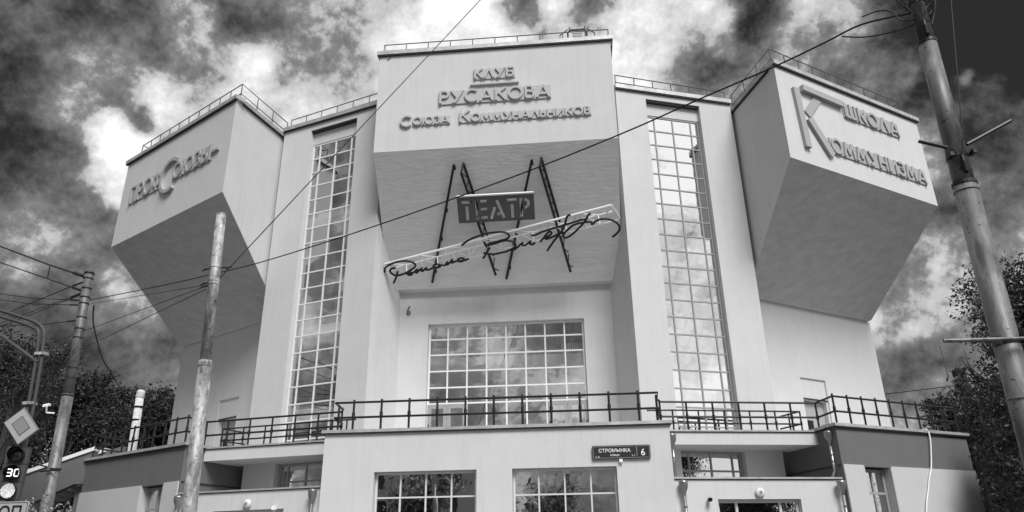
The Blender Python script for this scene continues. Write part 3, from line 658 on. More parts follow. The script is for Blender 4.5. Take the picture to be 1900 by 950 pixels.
# ------------------------------------------------------------------ steel sign over the central soffit
SO = Vector((0, -.92, 15.58)); SS = Vector((0, .64619, -.76317)); SNv = Vector((0, -.76317, -.64619))
sg = lambda a, b, h: SO + Vector((a,0,0)) + SS*b + SNv*h
MF = thing('steel_sign_frame', tuple(sg(0,2.7,0)), 'black steel lattice frame shaped like a big M hung under the central soffit', 'sign frame')
for (a, b) in (((-1.46,.55),(-2.70,4.98)), ((1.33,.54),(.10,4.97))):
    build(MB().tube(sg(*a,.28), sg(*b,.28), .045, 8), 'steel_post', RAIL, MF)
    br = MB()
    for t in (.03, .38, .62, .9):
        x, s_ = a[0]+(b[0]-a[0])*t, a[1]+(b[1]-a[1])*t; br.tube(sg(x,s_,.005), sg(x+.02,s_,.30), .035, 6).tube(sg(x+.03,s_-.06,.2), sg(x+.03,s_+.08,.2), .05, 6)
    build(br, 'wall_bracket', RAIL, MF)
for (a, b) in (((-1.20,.56),(-.13,4.98)), ((1.60,.52),(2.62,4.98))):
    for hh, t0, t1 in ((.10, 0, 1), (.55, .06, .94)):
        pa = (a[0]+(b[0]-a[0])*t0, a[1]+(b[1]-a[1])*t0); pb = (a[0]+(b[0]-a[0])*t1, a[1]+(b[1]-a[1])*t1)
        build(MB().tube(sg(pa[0]-.06 if hh>.3 else pa[0]+.05,pa[1],hh), sg(pb[0]-.06 if hh>.3 else pb[0]+.05,pb[1],hh), .048, 6), 'truss_chord', RAIL, MF)
    web = MB(); nW = 13
    for k in range(nW):
        t0 = .06+.88*k/nW; t1 = .06+.88*(k+1)/nW; f = lambda t, hh: sg(a[0]+(b[0]-a[0])*t + (-.06 if hh > .3 else .05), a[1]+(b[1]-a[1])*t, hh)
        web.tube(f(t0, .10 if k%2 else .55), f(t1, .55 if k%2 else .10), .02, 5)
    web.tube(f(0,.10), f(.06,.55), .04, 6)
    for t in (.02,.5): web.tube(f(t,.10), f(t,.0)+SNv*.0, .03, 6)
    build(web, 'truss_web', RAIL, MF)
# the board with stencilled letters
BDt = thing('theatre_sign_board', tuple(sg(-.05,2.15,.7)), 'grey metal sign board with cut-out letters ТЕАТР on the steel frame', 'sign')
# sheet in cells round cut-out strokes: build as plate with the letters let through (openings made of separate strips)
xa, xb, sa, sb = -1.42, 1.33, 1.67, 2.63
cut = [(-1.26,-.91,1.83,1.92),(-1.135,-1.035,2.03,2.53),(-.775,-.68,1.82,2.52),(-.59,-.365,1.82,1.91),(-.59,-.365,2.11,2.20),(-.59,-.365,2.42,2.51),
       (.37,.72,1.82,1.91),(.49,.59,2.03,2.52),(.815,.915,1.82,2.50)]
bd = MB(); us = sorted({xa, xb} | {c for q in cut for c in q[:2]}); vs_ = sorted({sa, sb} | {c for q in cut for c in q[2:]})
# A and P shapes kept as cut-outs on a finer grid
fine_u = [ -.30+.0125*i for i in range(0, 47)] + [.94+.0125*i for i in range(0, 24)]
fine_v = [1.81+.0125*i for i in range(0, 58)]
def inseg(u, v, p, q, hw):
    p = Vector(p); q = Vector(q); x = Vector((u, v)); t = (x-p).dot(q-p)/(q-p).length_squared
    return 0 <= t <= 1 and (x-p-(q-p)*t).length < hw
def opening(u, v):
    if any(c[0] < u < c[1] and c[2] < v < c[3] for c in cut): return True
    if inseg(u, v, (0.0,1.86), (.23,2.51), .05): return True
    if inseg(u, v, (-.08,2.10), (-.235,2.52), .05): return True
    if inseg(u, v, (-.01,2.36), (.11,2.36), .045): return True
    dx, dy = u-.98, v-2.02
    r_ = math.hypot(dx, dy)
    if .10 < r_ < .20 and dx > 0: return True
    return False
us = sorted(set(us) | set(round(x,4) for x in fine_u)); vs_ = sorted(set(vs_) | set(round(x,4) for x in fine_v))
for i in range(len(us)-1):
    j = 0
    while j < len(vs_)-1:
        um = (us[i]+us[i+1])/2
        if opening(um, (vs_[j]+vs_[j+1])/2): j += 1; continue
        k = j
        while k+1 < len(vs_)-1 and not opening(um, (vs_[k+1]+vs_[k+2])/2): k += 1
        for hh in (.62, .66): bd.quad(sg(us[i],vs_[j],hh), sg(us[i+1],vs_[j],hh), sg(us[i+1],vs_[k+1],hh), sg(us[i],vs_[k+1],hh))
        j = k+1
build(bd, 'board_face', SIGNBD, BDt)
# turned edges and the white lips of the letter boxes
def ring(mb, poly, h0, h1, t=.006):
    for p_, q_ in zip(poly, poly[1:]+poly[:1]): mb.quad(sg(*p_,h0), sg(*q_,h0), sg(*q_,h1), sg(*p_,h1))
ed = MB(); ring(ed, [(xa,sa),(xb,sa),(xb,sb),(xa,sb)], .60, .68); build(ed, 'board_edge', SIGNBD, BDt)
build(MB().obox(sg(xa,sa-.05,.58), (xb-xa,0,0), SS*.05, SNv*.14), 'board_top_lip', WHITEP, BDt)
for c in cut:
    r_ = MB(); ring(r_, [(c[0],c[2]),(c[1],c[2]),(c[1],c[3]),(c[0],c[3])], .47, .665); build(r_, 'letter_box', WHITEP, BDt)
for p_, q_, hw in (((0.0,1.86),(.23,2.51),.05), ((-.08,2.10),(-.235,2.52),.05), ((-.01,2.36),(.11,2.36),.045)):
    v_ = (Vector(q_)-Vector(p_)).normalized(); nn = Vector((-v_.y, v_.x))*hw; P1, Q1 = Vector(p_), Vector(q_)
    r_ = MB(); pg = [tuple(P1+nn), tuple(Q1+nn), tuple(Q1-nn), tuple(P1-nn)]; ring(r_, pg, .47, .665); build(r_, 'letter_box', WHITEP, BDt)
oa = [(.98+.20*math.cos(R(t)), 2.02+.20*math.sin(R(t))) for t in range(-90,91,15)]; ia = [(.98+.10*math.cos(R(t)), 2.02+.10*math.sin(R(t))) for t in range(-90,91,15)]
r_ = MB(); ring(r_, oa + ia[::-1], .47, .665); build(r_, 'letter_box', WHITEP, BDt)
# white lattice girder carrying the script
GIRW = mat('bright_girder_paint', .88, .4)
WG = thing('white_sign_girder', tuple(sg(0,3.3,.7)), 'slender white lattice girder slanting across the central soffit', 'girder')
TA, TB = Vector((-4.30,4.02)), Vector((4.05,2.24)); gd = (TB-TA); gl = gd.length; gu = gd/gl; gp = Vector((-gu.y, gu.x)); gp = gp if gp.y > 0 else -gp
gf = lambda t, o, h: sg(*(TA + gu*t + gp*o), h)
for o_, h_, ta, tb in ((0,.72,0,gl), (.58,.72,.35,gl+.12), (.32,.40,.2,gl)):
    build(MB().tube(gf(ta,o_,h_), gf(tb,o_,h_), .042 if o_ == 0 else .030, 6), 'girder_chord', GIRW, WG)
stp_ = gl/7
for k in range(7):
    t0 = k*stp_; m = MB()
    m.tube(gf(t0+.05,0,.72), gf(t0+stp_*.55,.58,.72), .024, 5).tube(gf(t0+stp_*.55,.58,.72), gf(t0+stp_,0,.72), .024, 5)
    m.tube(gf(t0+stp_*.55,.58,.72), gf(t0+stp_*.55,.32,.40), .021, 5).tube(gf(t0+stp_,0,.72), gf(t0+stp_,.32,.40), .021, 5).tube(gf(t0+stp_,0,.72), gf(t0+stp_*1.15,.55,.72), .021, 5)
    m.tube(gf(t0+.05,0,.72), gf(t0+stp_*.55,.32,.40), .021, 5)
    build(m, 'girder_lacing', GIRW, WG)
SCR = {'R1': [[-4.3,4.31],[-4.31,4.19],[-4.17,4.06],[-3.89,3.95],[-3.58,3.91],[-3.31,3.95],[-3.17,4.04],[-3.16,4.13],[-3.29,4.24],[-3.53,4.37],[-3.78,4.45],[-3.98,4.43],[-4.1,4.33],[-4.11,4.24],[-4.03,4.18],[-3.9,4.16]],
 'R2': [[-3.83,4.29],[-3.91,4.51],[-4.04,4.75]],
 'om': [[-3.49,4.36],[-3.44,4.45],[-3.32,4.44],[-3.3,4.37],[-3.42,4.34],[-3.51,4.37],[-3.45,4.42],[-3.28,4.38],[-3.19,4.33],[-3.09,4.24],[-3.15,4.39],[-3.07,4.33],[-2.92,4.21],[-2.95,4.32],[-2.86,4.3],[-2.74,4.19],[-2.76,4.29],[-2.64,4.27],[-2.49,4.21]],
 'an': [[-2.38,4.22],[-2.48,4.19],[-2.45,4.11],[-2.33,4.08],[-2.25,4.12],[-2.33,4.21],[-2.43,4.22],[-2.26,4.19],[-2.17,4.12],[-2.07,4.14],[-1.94,4.01],[-1.99,4.13],[-1.87,4.05],[-1.76,3.93],[-1.8,4.06],[-1.69,4.02],[-1.57,3.99],[-1.55,3.93],[-1.41,3.89],[-1.33,3.94],[-1.44,4.03],[-1.55,4.0],[-1.37,4.0],[-1.16,3.93]],
 'B1': [[-1.37,3.42],[-1.17,3.27],[-.86,3.13],[-.46,3.02],[-.06,2.98],[.16,2.99],[.29,3.04],[.37,3.12],[.35,3.2],[.23,3.27],[.07,3.3],[-.15,3.35],[-.34,3.39],[-.44,3.45],[-.19,3.41],[.06,3.34],[.26,3.31],[.46,3.36],[.57,3.45],[.56,3.55],[.4,3.66],[.2,3.73],[.03,3.76],[-.19,3.8],[-.42,3.78],[-.61,3.73]],
 'B2': [[-.36,3.54],[-.46,3.7],[-.63,3.94]],
 'ik': [[.4,3.71],[.54,3.65],[.71,3.52],[.85,3.41],[.82,3.5],[.91,3.52],[1.04,3.44],[1.13,3.38],[1.11,3.48],[1.19,3.5],[1.29,3.43]],
 'br': [[1.16,3.16],[1.32,3.15],[1.52,3.06],[1.79,2.98],[2.38,2.83],[2.87,2.7],[3.03,2.67],[3.18,2.65]],
 'yu': [[1.47,3.41],[1.61,3.26],[1.78,3.07],[1.88,3.06],[1.88,3.14],[1.76,3.22],[1.67,3.27],[1.69,3.32],[1.85,3.27],[2.04,3.2],[2.2,3.13],[2.33,3.12]],
 'kh': [[2.6,2.47],[2.51,2.49],[2.44,2.6],[2.38,2.83],[2.24,3.08],[2.03,3.32],[1.85,3.55],[1.7,3.76]],
 'o': [[3.31,2.45],[3.21,2.51],[3.14,2.66],[2.96,2.88],[2.79,3.04],[2.59,3.21],[2.4,3.3],[2.32,3.27],[2.3,3.2],[2.43,3.04],[2.7,2.84],[3.02,2.77],[3.27,2.76],[3.33,2.8],[3.34,2.86],[3.48,2.74],[3.67,2.68],[3.86,2.68],[4.08,2.76],[4.25,2.9],[4.3,3.07],[4.2,3.23],[4.03,3.36]]}
def smooth(pts, n=4):
    P = [Vector(p) for p in pts]; out = []
    for i in range(len(P)-1):
        p0, p1, p2, p3 = P[max(i-1,0)], P[i], P[i+1], P[min(i+2,len(P)-1)]
        for k in range(n):
            t = k/n; out.append(.5*((2*p1) + (p2-p0)*t + (2*p0-5*p1+4*p2-p3)*t*t + (3*p1-p0-3*p2+p3)*t**3))
    return out + [P[-1]]
SG = thing('script_sign', tuple(sg(0,3.4,.8)), 'black handwritten script lettering mounted on the white girder', 'sign')
for i, (k, pts) in enumerate(SCR.items()):
    build(MB().path([sg(p.x, p.y, .80+.012*i) for p in smooth(pts)], .040, 8), 'script_stroke', RAIL, SG, smooth=True)

# ------------------------------------------------------------------ railings
def railing(name, pts, heights, r, posts, m, label, group, top=1.0, pr=None, base=0.0):
    """pts: polyline of rail; posts: list of plan points; heights above pts z"""
    t = thing(name, tuple(pts[0]), label, 'railing', group)
    for h in heights:
        build(MB().path([(p[0],p[1],p[2]+h) for p in pts], r, 8), 'rail', m, t)
    cache = MB().tube((0,0,0), (0,0,heights[0]), pr or r, 8).lathe((0,0,heights[-1]-r*1.9), [(r*1.45,0),(r*1.45,r*3.8)], 8).mesh('post', m)
    for (x, y, z) in posts: obj('post', cache, t, mw=Matrix.Translation((x,y,z)))
    return t
def even(a, b, n, z, first=True, last=True):
    return [(a[0]+(b[0]-a[0])*i/n, a[1]+(b[1]-a[1])*i/n, z) for i in range(0 if first else 1, n+1 if last else n)]
GR = 'railings round the terrace'
zb_ = 5.58
railing('terrace_railing', [(-5.08,-.12,5.5),(-4.98,-.35,5.5),(-4.93,-1.33,5.5),(4.93,-1.33,5.5),(4.98,-.35,5.5),(5.08,-.12,5.5)], [.93,.47], .036,
        [(-4.33+.866*k, -1.33, zb_) for k in range(11)] + [(4.90,-1.0,5.5),(-4.90,-1.0,5.5)], RAIL, 'black tubular railing along the front of the central terrace', GR)
for sx in (1, -1):
    s0, s1 = SV[sx]; where = 'right' if sx > 0 else 'left'
    a = (sx*5.08,-.12); b = (sx*10.10,.87); c = (s0[0]+sx*.10, s0[1]+.10); e = (s1[0]-sx*.15, s1[1]+.02)
    ps = even(a, b, 6, 5.47, True, True); pc = even(c, e, 9, zb_)
    railing('terrace_railing', [(*a,5.47),(*b,5.47),(*c,5.50),(*e,5.50),(e[0]-sx*.5,e[1]+1.6,5.50)], [.93,.47], .033, ps + pc, RAIL,
            'black railing over the %s terrace slab and round the dark %s side volume' % (where, where), GR)
    a2 = (sx*5.50,.26); b2 = (sx*9.66,1.17); c2 = (sx*9.2,2.0)
    railing('terrace_railing', [(sx*4.7,.18,5.45),(*a2,5.45),(*b2,5.45),(*c2,5.45)], [.75,.35], .027, even(a2, b2, 5, 5.47) + [(sx*9.4,1.55,5.47), (sx*5.0,.2,5.47)], RAIL,
            'lower black railing guarding the tall stair window of the %s tower' % where, GR)
GRR = 'thin railings along the roof edges'
zr = ZT + .15
railing('roof_railing', [(-4.33,1.2,zr),(-4.33,-.62,zr),(4.36,-.62,zr),(4.36,1.2,zr)], [.60,.32], .020, even((-4.33,-.62),(4.36,-.62),10,zr) + [(-4.33,.4,zr),(4.36,.4,zr)], RRAIL,
        'thin steel railing on the roof edge of the central block', GRR)
for sx, S in SIDE.items():
    where = 'right' if sx > 0 else 'left'
    A, C_, E_, I_ = (Vector((*S[k],0)) for k in 'ACEI'); u = (C_-A).normalized(); w_ = Vector((-u.y,u.x,0)); w_ = w_ if w_.y > 0 else -w_
    a = A + u*.33 + w_*.33; b = C_ - u*.25 + w_*.33
    T = Vector((E_.x+sx*.13, E_.y, 0)); sdv = (T-A).normalized(); c = a + sdv*3.0; d = b + w_*1.8
    z = S['zt'] + .15
    railing('roof_railing', [(*c.xy,z),(*a.xy,z),(*b.xy,z),(*d.xy,z)], [.90,.45], .021, even(a,b,10,z) + even(a,c,3,z,False) + even(b,d,2,z,False), RRAIL,
            'thin steel railing on the roof edge of the %s cantilevered block' % where, GRR)
    p = I_ + Vector((sx*.05,.35,0)); q = E_ + Vector((sx*-.05,.42,0)); z = ZTOW+.15
    railing('roof_railing', [(*p.xy,z),(*q.xy,z)], [.72,.38], .020, even(p,q,6,z), RRAIL, 'thin steel railing on the roof of the %s stair tower' % where, GRR)

# rooftop cradle frame
CR = thing('rooftop_cradle', (3.2,-.5,20.0), 'small steel maintenance cradle standing at the roof edge of the central block', 'cradle')
zc = 20.02
cf = MB()
for x in (2.83, 3.55): cf.tube((x,-.55,zc), (x,-.55,zc+.62), .035, 6).tube((x,-.55,zc+.62), (x+(.1 if x<3 else -.1),-.55,zc+.72), .035, 6)
cf.tube((2.93,-.55,zc+.72), (3.45,-.55,zc+.72), .045, 6).tube((2.83,-.55,zc+.30), (3.55,-.55,zc+.30), .035, 6).tube((2.83,-.55,zc+.04), (3.55,-.55,zc+.04), .05, 6)
for x in (2.90,3.48): cf.tube((x,-.55,zc+.72), (x,-.55,zc+.86), .025, 6)
build(cf, 'cradle_frame', RRAIL, CR)
wg = MB()
for s, x in ((-1,2.83),(1,3.55)): wg.tube((x,-.55,zc+.76), (x+s*.30,-.55,zc+.52), .022, 6).tube((x+s*.30,-.55,zc+.52), (x+s*.33,-.55,zc), .016, 6).box(x+s*.33-.02 if s<0 else x, -.62, zc, x if s<0 else x+s*.33+.02, -.4, zc+.10)
build(wg, 'cradle_wing', RRAIL, CR)
build(MB().box(3.0,-.50,zc+.36,3.38,-.46,zc+.62), 'cradle_panel', SIGNL, CR)
sl_ = MB()
for k in range(4): sl_.box(2.87,-.53,zc+.09+k*.05,3.51,-.50,zc+.115+k*.05)
build(sl_, 'cradle_grille', RRAIL, CR)

# ------------------------------------------------------------------ downpipes
def downpipe(x, y, zt_, zb2, label, dx=0.0, shoe=None, r=.052):
    t = thing('downpipe', (x, y, 0), label, 'downpipe', 'zinc downpipes with funnel heads')
    build(MB().lathe((x, y, zt_), [(.045,-.42),(.055,-.30),(.12,-.16),(.13,-.02),(.13,0),(.10,.03),(.05,.05)], 14), 'hopper', PIPE, t, smooth=True)
    pts = [(x, y, zt_-.38), (x+dx, y, zb2)]
    if shoe: pts += [(x+dx+shoe[0]*.4, y+shoe[1]*.4, zb2-.10), (x+dx+shoe[0], y+shoe[1], zb2-.22)]
    build(MB().path(pts, r, 10), 'pipe', PIPE, t, smooth=True)
    c = MB()
    for z in (zt_-.7, zb2+.25): c.lathe((x+dx*.5, y, z), [(r*1.2,0),(r*1.2,.035)], 10)
    build(c, 'pipe_clip', PIPE, t); return t
for sx in (1,-1):
    w = 'right' if sx > 0 else 'left'
    downpipe(sx*5.34,-.32, 5.34, 4.12, 'zinc downpipe under the %s terrace slab beside the front block' % w, r=.045)
    downpipe(sx*5.42,-1.30, 3.86, .2, 'zinc downpipe in the corner of the %s entrance wall and the front block' % w)
    downpipe(sx*10.10,.12, 5.36, 4.22, 'zinc downpipe with bent foot on the return of the dark %s side volume' % w, shoe=(-sx*.12,-.02), r=.045)
    downpipe(sx*10.08,-.32, 3.86, .2, 'zinc downpipe where the %s entrance wall meets the side volume' % w)

# small fittings
def fit(name, mb, m, label, cat, group=None, smooth=False): return build(mb, name, m, label=label, cat=cat, group=group, smooth=smooth)
for sx in (1,-1):
    w = 'right' if sx > 0 else 'left'
    dvec = Vector((sx*5.03, 1.10, 0)).normalized(); nv = Vector((dvec.y*sx, -abs(dvec.x), 0)).normalized()
    c = Vector((sx*7.64, -.655, 3.57)) + nv*.02
    t = thing('wall_lamp', tuple(c), 'round white lamp disc above the %s entrance' % w, 'wall lamp', 'round lamps above the side entrances')
    build(MB().lathe(c, [(.13,0),(.14,.03),(.12,.07),(.05,.09)], 20, nv), 'lamp_shade', CONCR, t, smooth=True)
    build(MB().lathe(c, [(.05,.091),(.045,.10)], 12, nv), 'lamp_boss', SIGNG, t)
fit('spotlight', MB().lathe((6.12,-1.02,3.37), [(.04,0),(.06,.06),(.06,.16),(.045,.17),(.03,.12)], 12, (.2,-.98,0)), RAIL, 'small round black spotlight left of the right entrance lamp', 'spotlight')
fit('junction_box', MB().box(-6.75,-1.0,3.36,-6.62,-.90,3.48).tube((-6.69,-.95,3.36),(-6.69,-.95,3.2),.012), WHITEP, 'small white junction box beside the left entrance lamp', 'junction box')

# ------------------------------------------------------------------ street name sign
FONT = None
def text_mesh(s, size, m, align='CENTER', weight=0.0, ext=0.004, sx_=1.0):
    c = bpy.data.curves.new('t', 'FONT'); c.body = s; c.size = size; c.align_x = align; c.extrude = ext; c.offset = weight*.35; c.resolution_u = 3
    o = bpy.data.objects.new('t', c); COL.objects.link(o); bpy.context.view_layer.update()
    me = bpy.data.meshes.new_from_object(o.evaluated_get(bpy.context.evaluated_depsgraph_get())); bpy.data.objects.remove(o)
    me.materials.clear(); me.materials.append(m)
    if sx_ != 1.0:
        for v in me.vertices: v.co.x *= sx_
    return me
SN = thing('street_sign', (3.72,-1.38,4.7), 'dark enamel street name sign СТРОМЫНКА 6 on the front block', 'street sign')
x0, x1, z0, z1 = 2.885, 4.56, 4.525, 4.905
def rrect(xa, xb, za_, zb__, r, n=4):
    out = []
    for cx, cz, a in ((xb-r,zb__-r,0),(xa+r,zb__-r,90),(xa+r,za_+r,180),(xb-r,za_+r,270)):
        out += [(cx+r*math.cos(R(a+90*i/n)), cz+r*math.sin(R(a+90*i/n))) for i in range(n+1)]
    return out
build(MB().ext([(x,-1.352,z) for x,z in rrect(x0,x1,z0,z1,.035)], (0,-.07,0)), 'sign_case', SIGNNAVY, SN)
rim = MB()
inn_ = rrect(x0+.035,x1-.035,z0+.035,z1-.035,.02); ou_ = rrect(x0+.022,x1-.022,z0+.022,z1-.022,.025)
for i in range(len(inn_)):
    j = (i+1) % len(inn_); rim.quad((inn_[i][0],-1.4235,inn_[i][1]),(inn_[j][0],-1.4235,inn_[j][1]),(ou_[j][0],-1.4235,ou_[j][1]),(ou_[i][0],-1.4235,ou_[i][1]))
build(rim, 'sign_rim', SIGNG, SN)
TW = mat('sign_lettering_white', .85, .5)
RX = Matrix.Rotation(R(90), 4, 'X')
for s, x, z, sz, wt, sxx in (('СТРОМЫНКА',3.53,4.712,.142,.002,.98), ('УЛИЦА',3.53,4.605,.068,.002,1.15), ('6',4.345,4.605,.27,.003,.95), ('← 22',3.03,4.572,.055,.001,1), ('2 →',4.07,4.595,.055,.001,1)):
    obj('sign_lettering', text_mesh(s, sz, TW, weight=wt, sx_=sxx), SN, mw=Matrix.Translation((x,-1.427,z)) @ RX)
build(MB().box(4.163,-1.427,4.60,4.175,-1.4215,4.86), 'sign_divider', SIGNL, SN)
fit('sensor_box', MB().box(3.65,-1.43,4.43,3.745,-1.352,4.518).tube((3.70,-1.39,4.43),(3.715,-1.39,4.37),.012), WHITEP, 'tiny white box with a stub cable under the street name sign', 'sensor')

# white hose hanging from the right side volume
hp = [(13.66,2.10,5.60),(13.70,1.86,5.63),(13.74,1.74,5.57),(13.74,1.70,5.30),(13.66,1.66,4.9),(13.52,1.58,4.4),(13.36,1.48,4.1),(13.2,1.40,3.7),(13.02,1.28,3.3),(12.9,1.2,2.8),(12.85,1.1,1.5),(12.8,1.0,.2)]
fit('hose', MB().path([tuple(p) for p in smooth(hp,5)], .022, 8), WHITEP, 'thin white hose hanging over the coping of the dark side volume on the right', 'hose', smooth=True)

# ------------------------------------------------------------------ poles
def pole(name, segs, label, cat, m, group=None, n=20):
    t = thing(name, (segs[0][0], segs[0][1], 0), label, cat, group)
    for i in range(len(segs)-1):
        (xa, ya, za_, ra), (xb, yb, zb__, rb_) = segs[i], segs[i+1]
        if abs(zb__-za_) < 1e-6: continue
        build(MB().tube((xa,ya,za_),(xb,yb,zb__),ra,n,rb_), 'pole_section', m, t, smooth=False).data.polygons.foreach_set('use_smooth', [len(p.vertices)==4 for p in t.children[-1].data.polygons])
    return t
def band(t, x, y, z, r, h, m, name='clamp_band'):
    return build(MB().lathe((x,y,z), [(r,0),(r+.006,.004),(r+.006,h-.004),(r,h)], 20), name, m, t)
RPx, RPy = 6.24, -17.164
def lp(z): return (RPx + .016*(z-5), RPy)
RP = pole('utility_pole', [(lp(0)[0],RPy,0,.108),(lp(4.87)[0],RPy,4.87,.102)], 'large weathered steel pole in the foreground on the right, carrying the thick cable', 'pole', POLE)
build(MB().tube((lp(4.87)[0],RPy,4.87),(lp(6.5)[0],RPy,6.50),.091,20,.087), 'pole_section', POLE, RP, smooth=True)
build(MB().tube((lp(6.5)[0],RPy,6.50),(lp(9)[0],RPy,9.0),.076,20,.072), 'pole_section', POLE, RP, smooth=True)
for z, r, h in ((4.845,.103,.04),(6.475,.088,.04),(6.98,.078,.09),(5.13,.0925,.03),(3.31,.105,.045),(2.84,.107,.02),(4.78,.1035,.012)): band(RP, lp(z)[0], RPy, z, r, h, RAIL if h > .02 else POLE)
sp_ = MB()
for k in range(5): sp_.lathe((lp(7.15)[0],RPy,7.14+.09*k), [(.078,0),(.084,.012),(.078,.024)], 18)
build(sp_, 'cable_wrap', GALV, RP)
for a, b in (((5.86,-17.30,5.278),(6.10,-17.30,5.19)), ((6.27,-17.32,5.20),(6.72,-17.32,5.43)), ((5.63,-17.32,3.330),(6.40,-17.34,3.318))):
    build(MB().tube(a, b, .017, 8), 'bracket_arm', POLE if b[2] < 4 else RAIL, RP)
for b_ in ((6.115,-17.30,5.11,6.15,-17.2,5.15),(6.335,-17.28,5.14,6.365,-17.2,5.18),(6.09,-17.28,3.30,6.12,-17.18,3.37),(6.31,-17.29,3.31,6.345,-17.18,3.40)):
    build(MB().box(*b_), 'clamp_lug', RAIL, RP)
wm = MB()
random.seed(3)
for k in range(9):                                            # loops of wire at the head of the pole
    z = 6.75+random.random()*.7; a0 = random.random()*6; r0 = .085+.05*random.random()
    wm.path([(lp(z)[0]+math.cos(a0+t*.4)*(r0+.02*math.sin(t*2.1)), RPy-.02+math.sin(a0+t*.4)*r0, z+.06*math.sin(t*.9)+.02*t) for t in range(8)], .006, 6)
for p_ in ([(6.34,-17.2,7.3),(6.44,-17.2,7.05),(6.40,-17.2,6.85),(6.34,-17.2,6.70)], [(6.33,-17.22,7.0),(6.50,-17.3,7.02),(6.56,-17.3,6.96),(6.50,-17.3,6.92),(6.34,-17.24,7.02)], [(6.38,-17.3,7.1),(6.6,-17.3,7.25),(6.8,-17.3,7.4)],
           [(5.80,-16.95,7.06),(5.95,-17.0,7.08),(6.03,-17.1,6.98),(6.08,-17.15,6.82),(6.21,-17.2,6.78)], [(5.62,-16.78,6.95),(5.8,-16.9,6.83),(6.0,-17.05,6.75),(6.21,-17.14,6.76)], [(6.0,-17.2,7.5),(5.98,-17.2,7.2),(6.10,-17.2,7.0),(6.20,-17.2,6.84)]):
    wm.path([tuple(p) for p in smooth(p_,5)], .008, 6)
build(wm, 'cable_loops', WIRE, RP)
def insulator(t, x, y, z, s=1.0):
    build(MB().lathe((x,y,z), [(.012,0),(.028,.02),(.015,.04),(.034,.06),(.015,.09),(.034,.11),(.014,.14),(.02,.17),(.006,.20)], 12), 'insulator', BLACK, t, smooth=True)
insulator(RP, 6.225,-17.275,4.93); insulator(RP, 6.235,-17.262,6.52)

LP = pole('tram_wire_pole', [(-10.42,-5.664,0,.150),(-10.61,-5.664,5.95,.140)], 'grey steel pole on the left with many wires fixed near its head', 'pole', POLEL)
lpx = lambda z: -10.61 - (z-5.95)*.0468
build(MB().tube((lpx(5.95),-5.664,5.95),(lpx(9.33),-5.664,9.33),.127,20,.118), 'pole_section', POLE, LP, smooth=True)
for z in (5.90,6.35,6.62,7.45,7.70,8.02,8.42,8.60,8.86,9.15,4.05): band(LP, lpx(z) , -5.664, z, .126 if z > 5.9 else .146, .035, RAIL)
build(MB().lathe((lpx(9.3),-5.664,9.3), [(.13,0),(.135,.03),(.12,.06),(.02,.07)], 20), 'pole_cap', RAIL, LP)
build(MB().tube((-10.60,-5.85,4.10),(-10.98,-6.0,4.22),.02,6).tube((-10.75,-5.85,4.0),(-10.3,-5.85,4.02),.02,6), 'bracket_arm', RAIL, LP)
CAMR = thing('surveillance_camera', (-10.93,-5.8,5.55), 'small pale surveillance camera on the side of the wired pole on the left', 'camera')
build(MB().obox((-11.02,-5.95,5.58),(.14,.03,.04),(0,.08,0),(0,0,.06)), 'camera_body', WHITEP, CAMR)
build(MB().tube((-10.92,-5.93,5.60),(-10.95,-5.85,5.45),.02,6).tube((-10.95,-5.85,5.45),(-10.8,-5.75,5.45),.02,6), 'camera_bracket', WHITEP, CAMR)

CPx = lambda z: -3.62 - z*.0435
CP = pole('lamp_post', [(CPx(0),-11.664,0,.122),(CPx(5.0),-11.664,5.0,.112)], 'blotchy galvanised steel post standing before the left block, its top cut off flat', 'pole', GALV)
build(MB().tube((CPx(5),-11.664,5.0),(CPx(7.82),-11.664,7.82),.094,20,.089), 'pole_section', GALV, CP, smooth=True)
band(CP, CPx(4.97), -11.664, 4.90, .1135, .09, GALV, 'collar')
for z in (6.41,6.47,6.73): band(CP, CPx(z), -11.664, z, .0935, .03, GALV)
build(MB().lathe((CPx(7.82),-11.664,7.80), [(.09,0),(.093,.015),(.08,.035),(.01,.04)], 20), 'pole_cap', GALV, CP)
ins = MB()
for z, s in ((6.46,-1),(6.40,-1),(6.74,-1),(6.74,1)): ins.tube((CPx(z)+s*.10,-11.66,z),(CPx(z)+s*.28,-11.60,z-(.015 if s<0 else -.03)),.013,6).lathe((CPx(z)+s*.20,-11.64,z-.02),[(.02,0),(.026,.015),(.02,.035)],8)
build(ins, 'tensioner', WIRE, CP)

WPo = pole('concrete_pole', [(-20.7,14.336,0,.26),(-21.05,14.336,10.6,.20)], 'whitewashed concrete pole behind the railing of the left side volume', 'pole', CONCR)
build(MB().lathe((-21.04,14.336,10.45), [(.215,0),(.225,.05),(.22,.3),(.16,.42),(.02,.45)], 14), 'pole_cap', CONCR, WPo)
for z in (9.2,9.9): band(WPo, -21.02, 14.336, z, .215, .1, RAIL)

# ------------------------------------------------------------------ wires
def sag(p, q, s, n=12): 
    p, q = Vector(p), Vector(q); return [p.lerp(q, i/n) - Vector((0,0,s*4*(i/n)*(1-i/n))) for i in range(n+1)]
def wire(pts, r, label, group=None, name='overhead_wire'):
    return build(MB().path([tuple(p) for p in pts], r, 6), name, WIRE, label=label, cat='cable', group=group)
wire(smooth([(6.205,-17.15,6.90),(5.818,-16.878,7.019),(5.479,-16.648,6.985),(5.0,-16.323,6.945),(4.228,-15.799,6.925),(3.261,-15.144,6.888),(1.735,-14.11,6.91),(-.726,-12.44,7.054),(-3.377,-10.643,7.297),(-4.872,-9.629,7.508),(-7.059,-8.146,7.861),(-10.5,-5.80,8.485)],4), .0115,
     'thick black cable from the large right pole across the facade to the wired left pole')
wire(sag((-3.90,-11.62,6.45),(-10.45,-5.75,8.40),.0), .006, 'thin wire from the upper clamp of the galvanised post to the wired left pole')
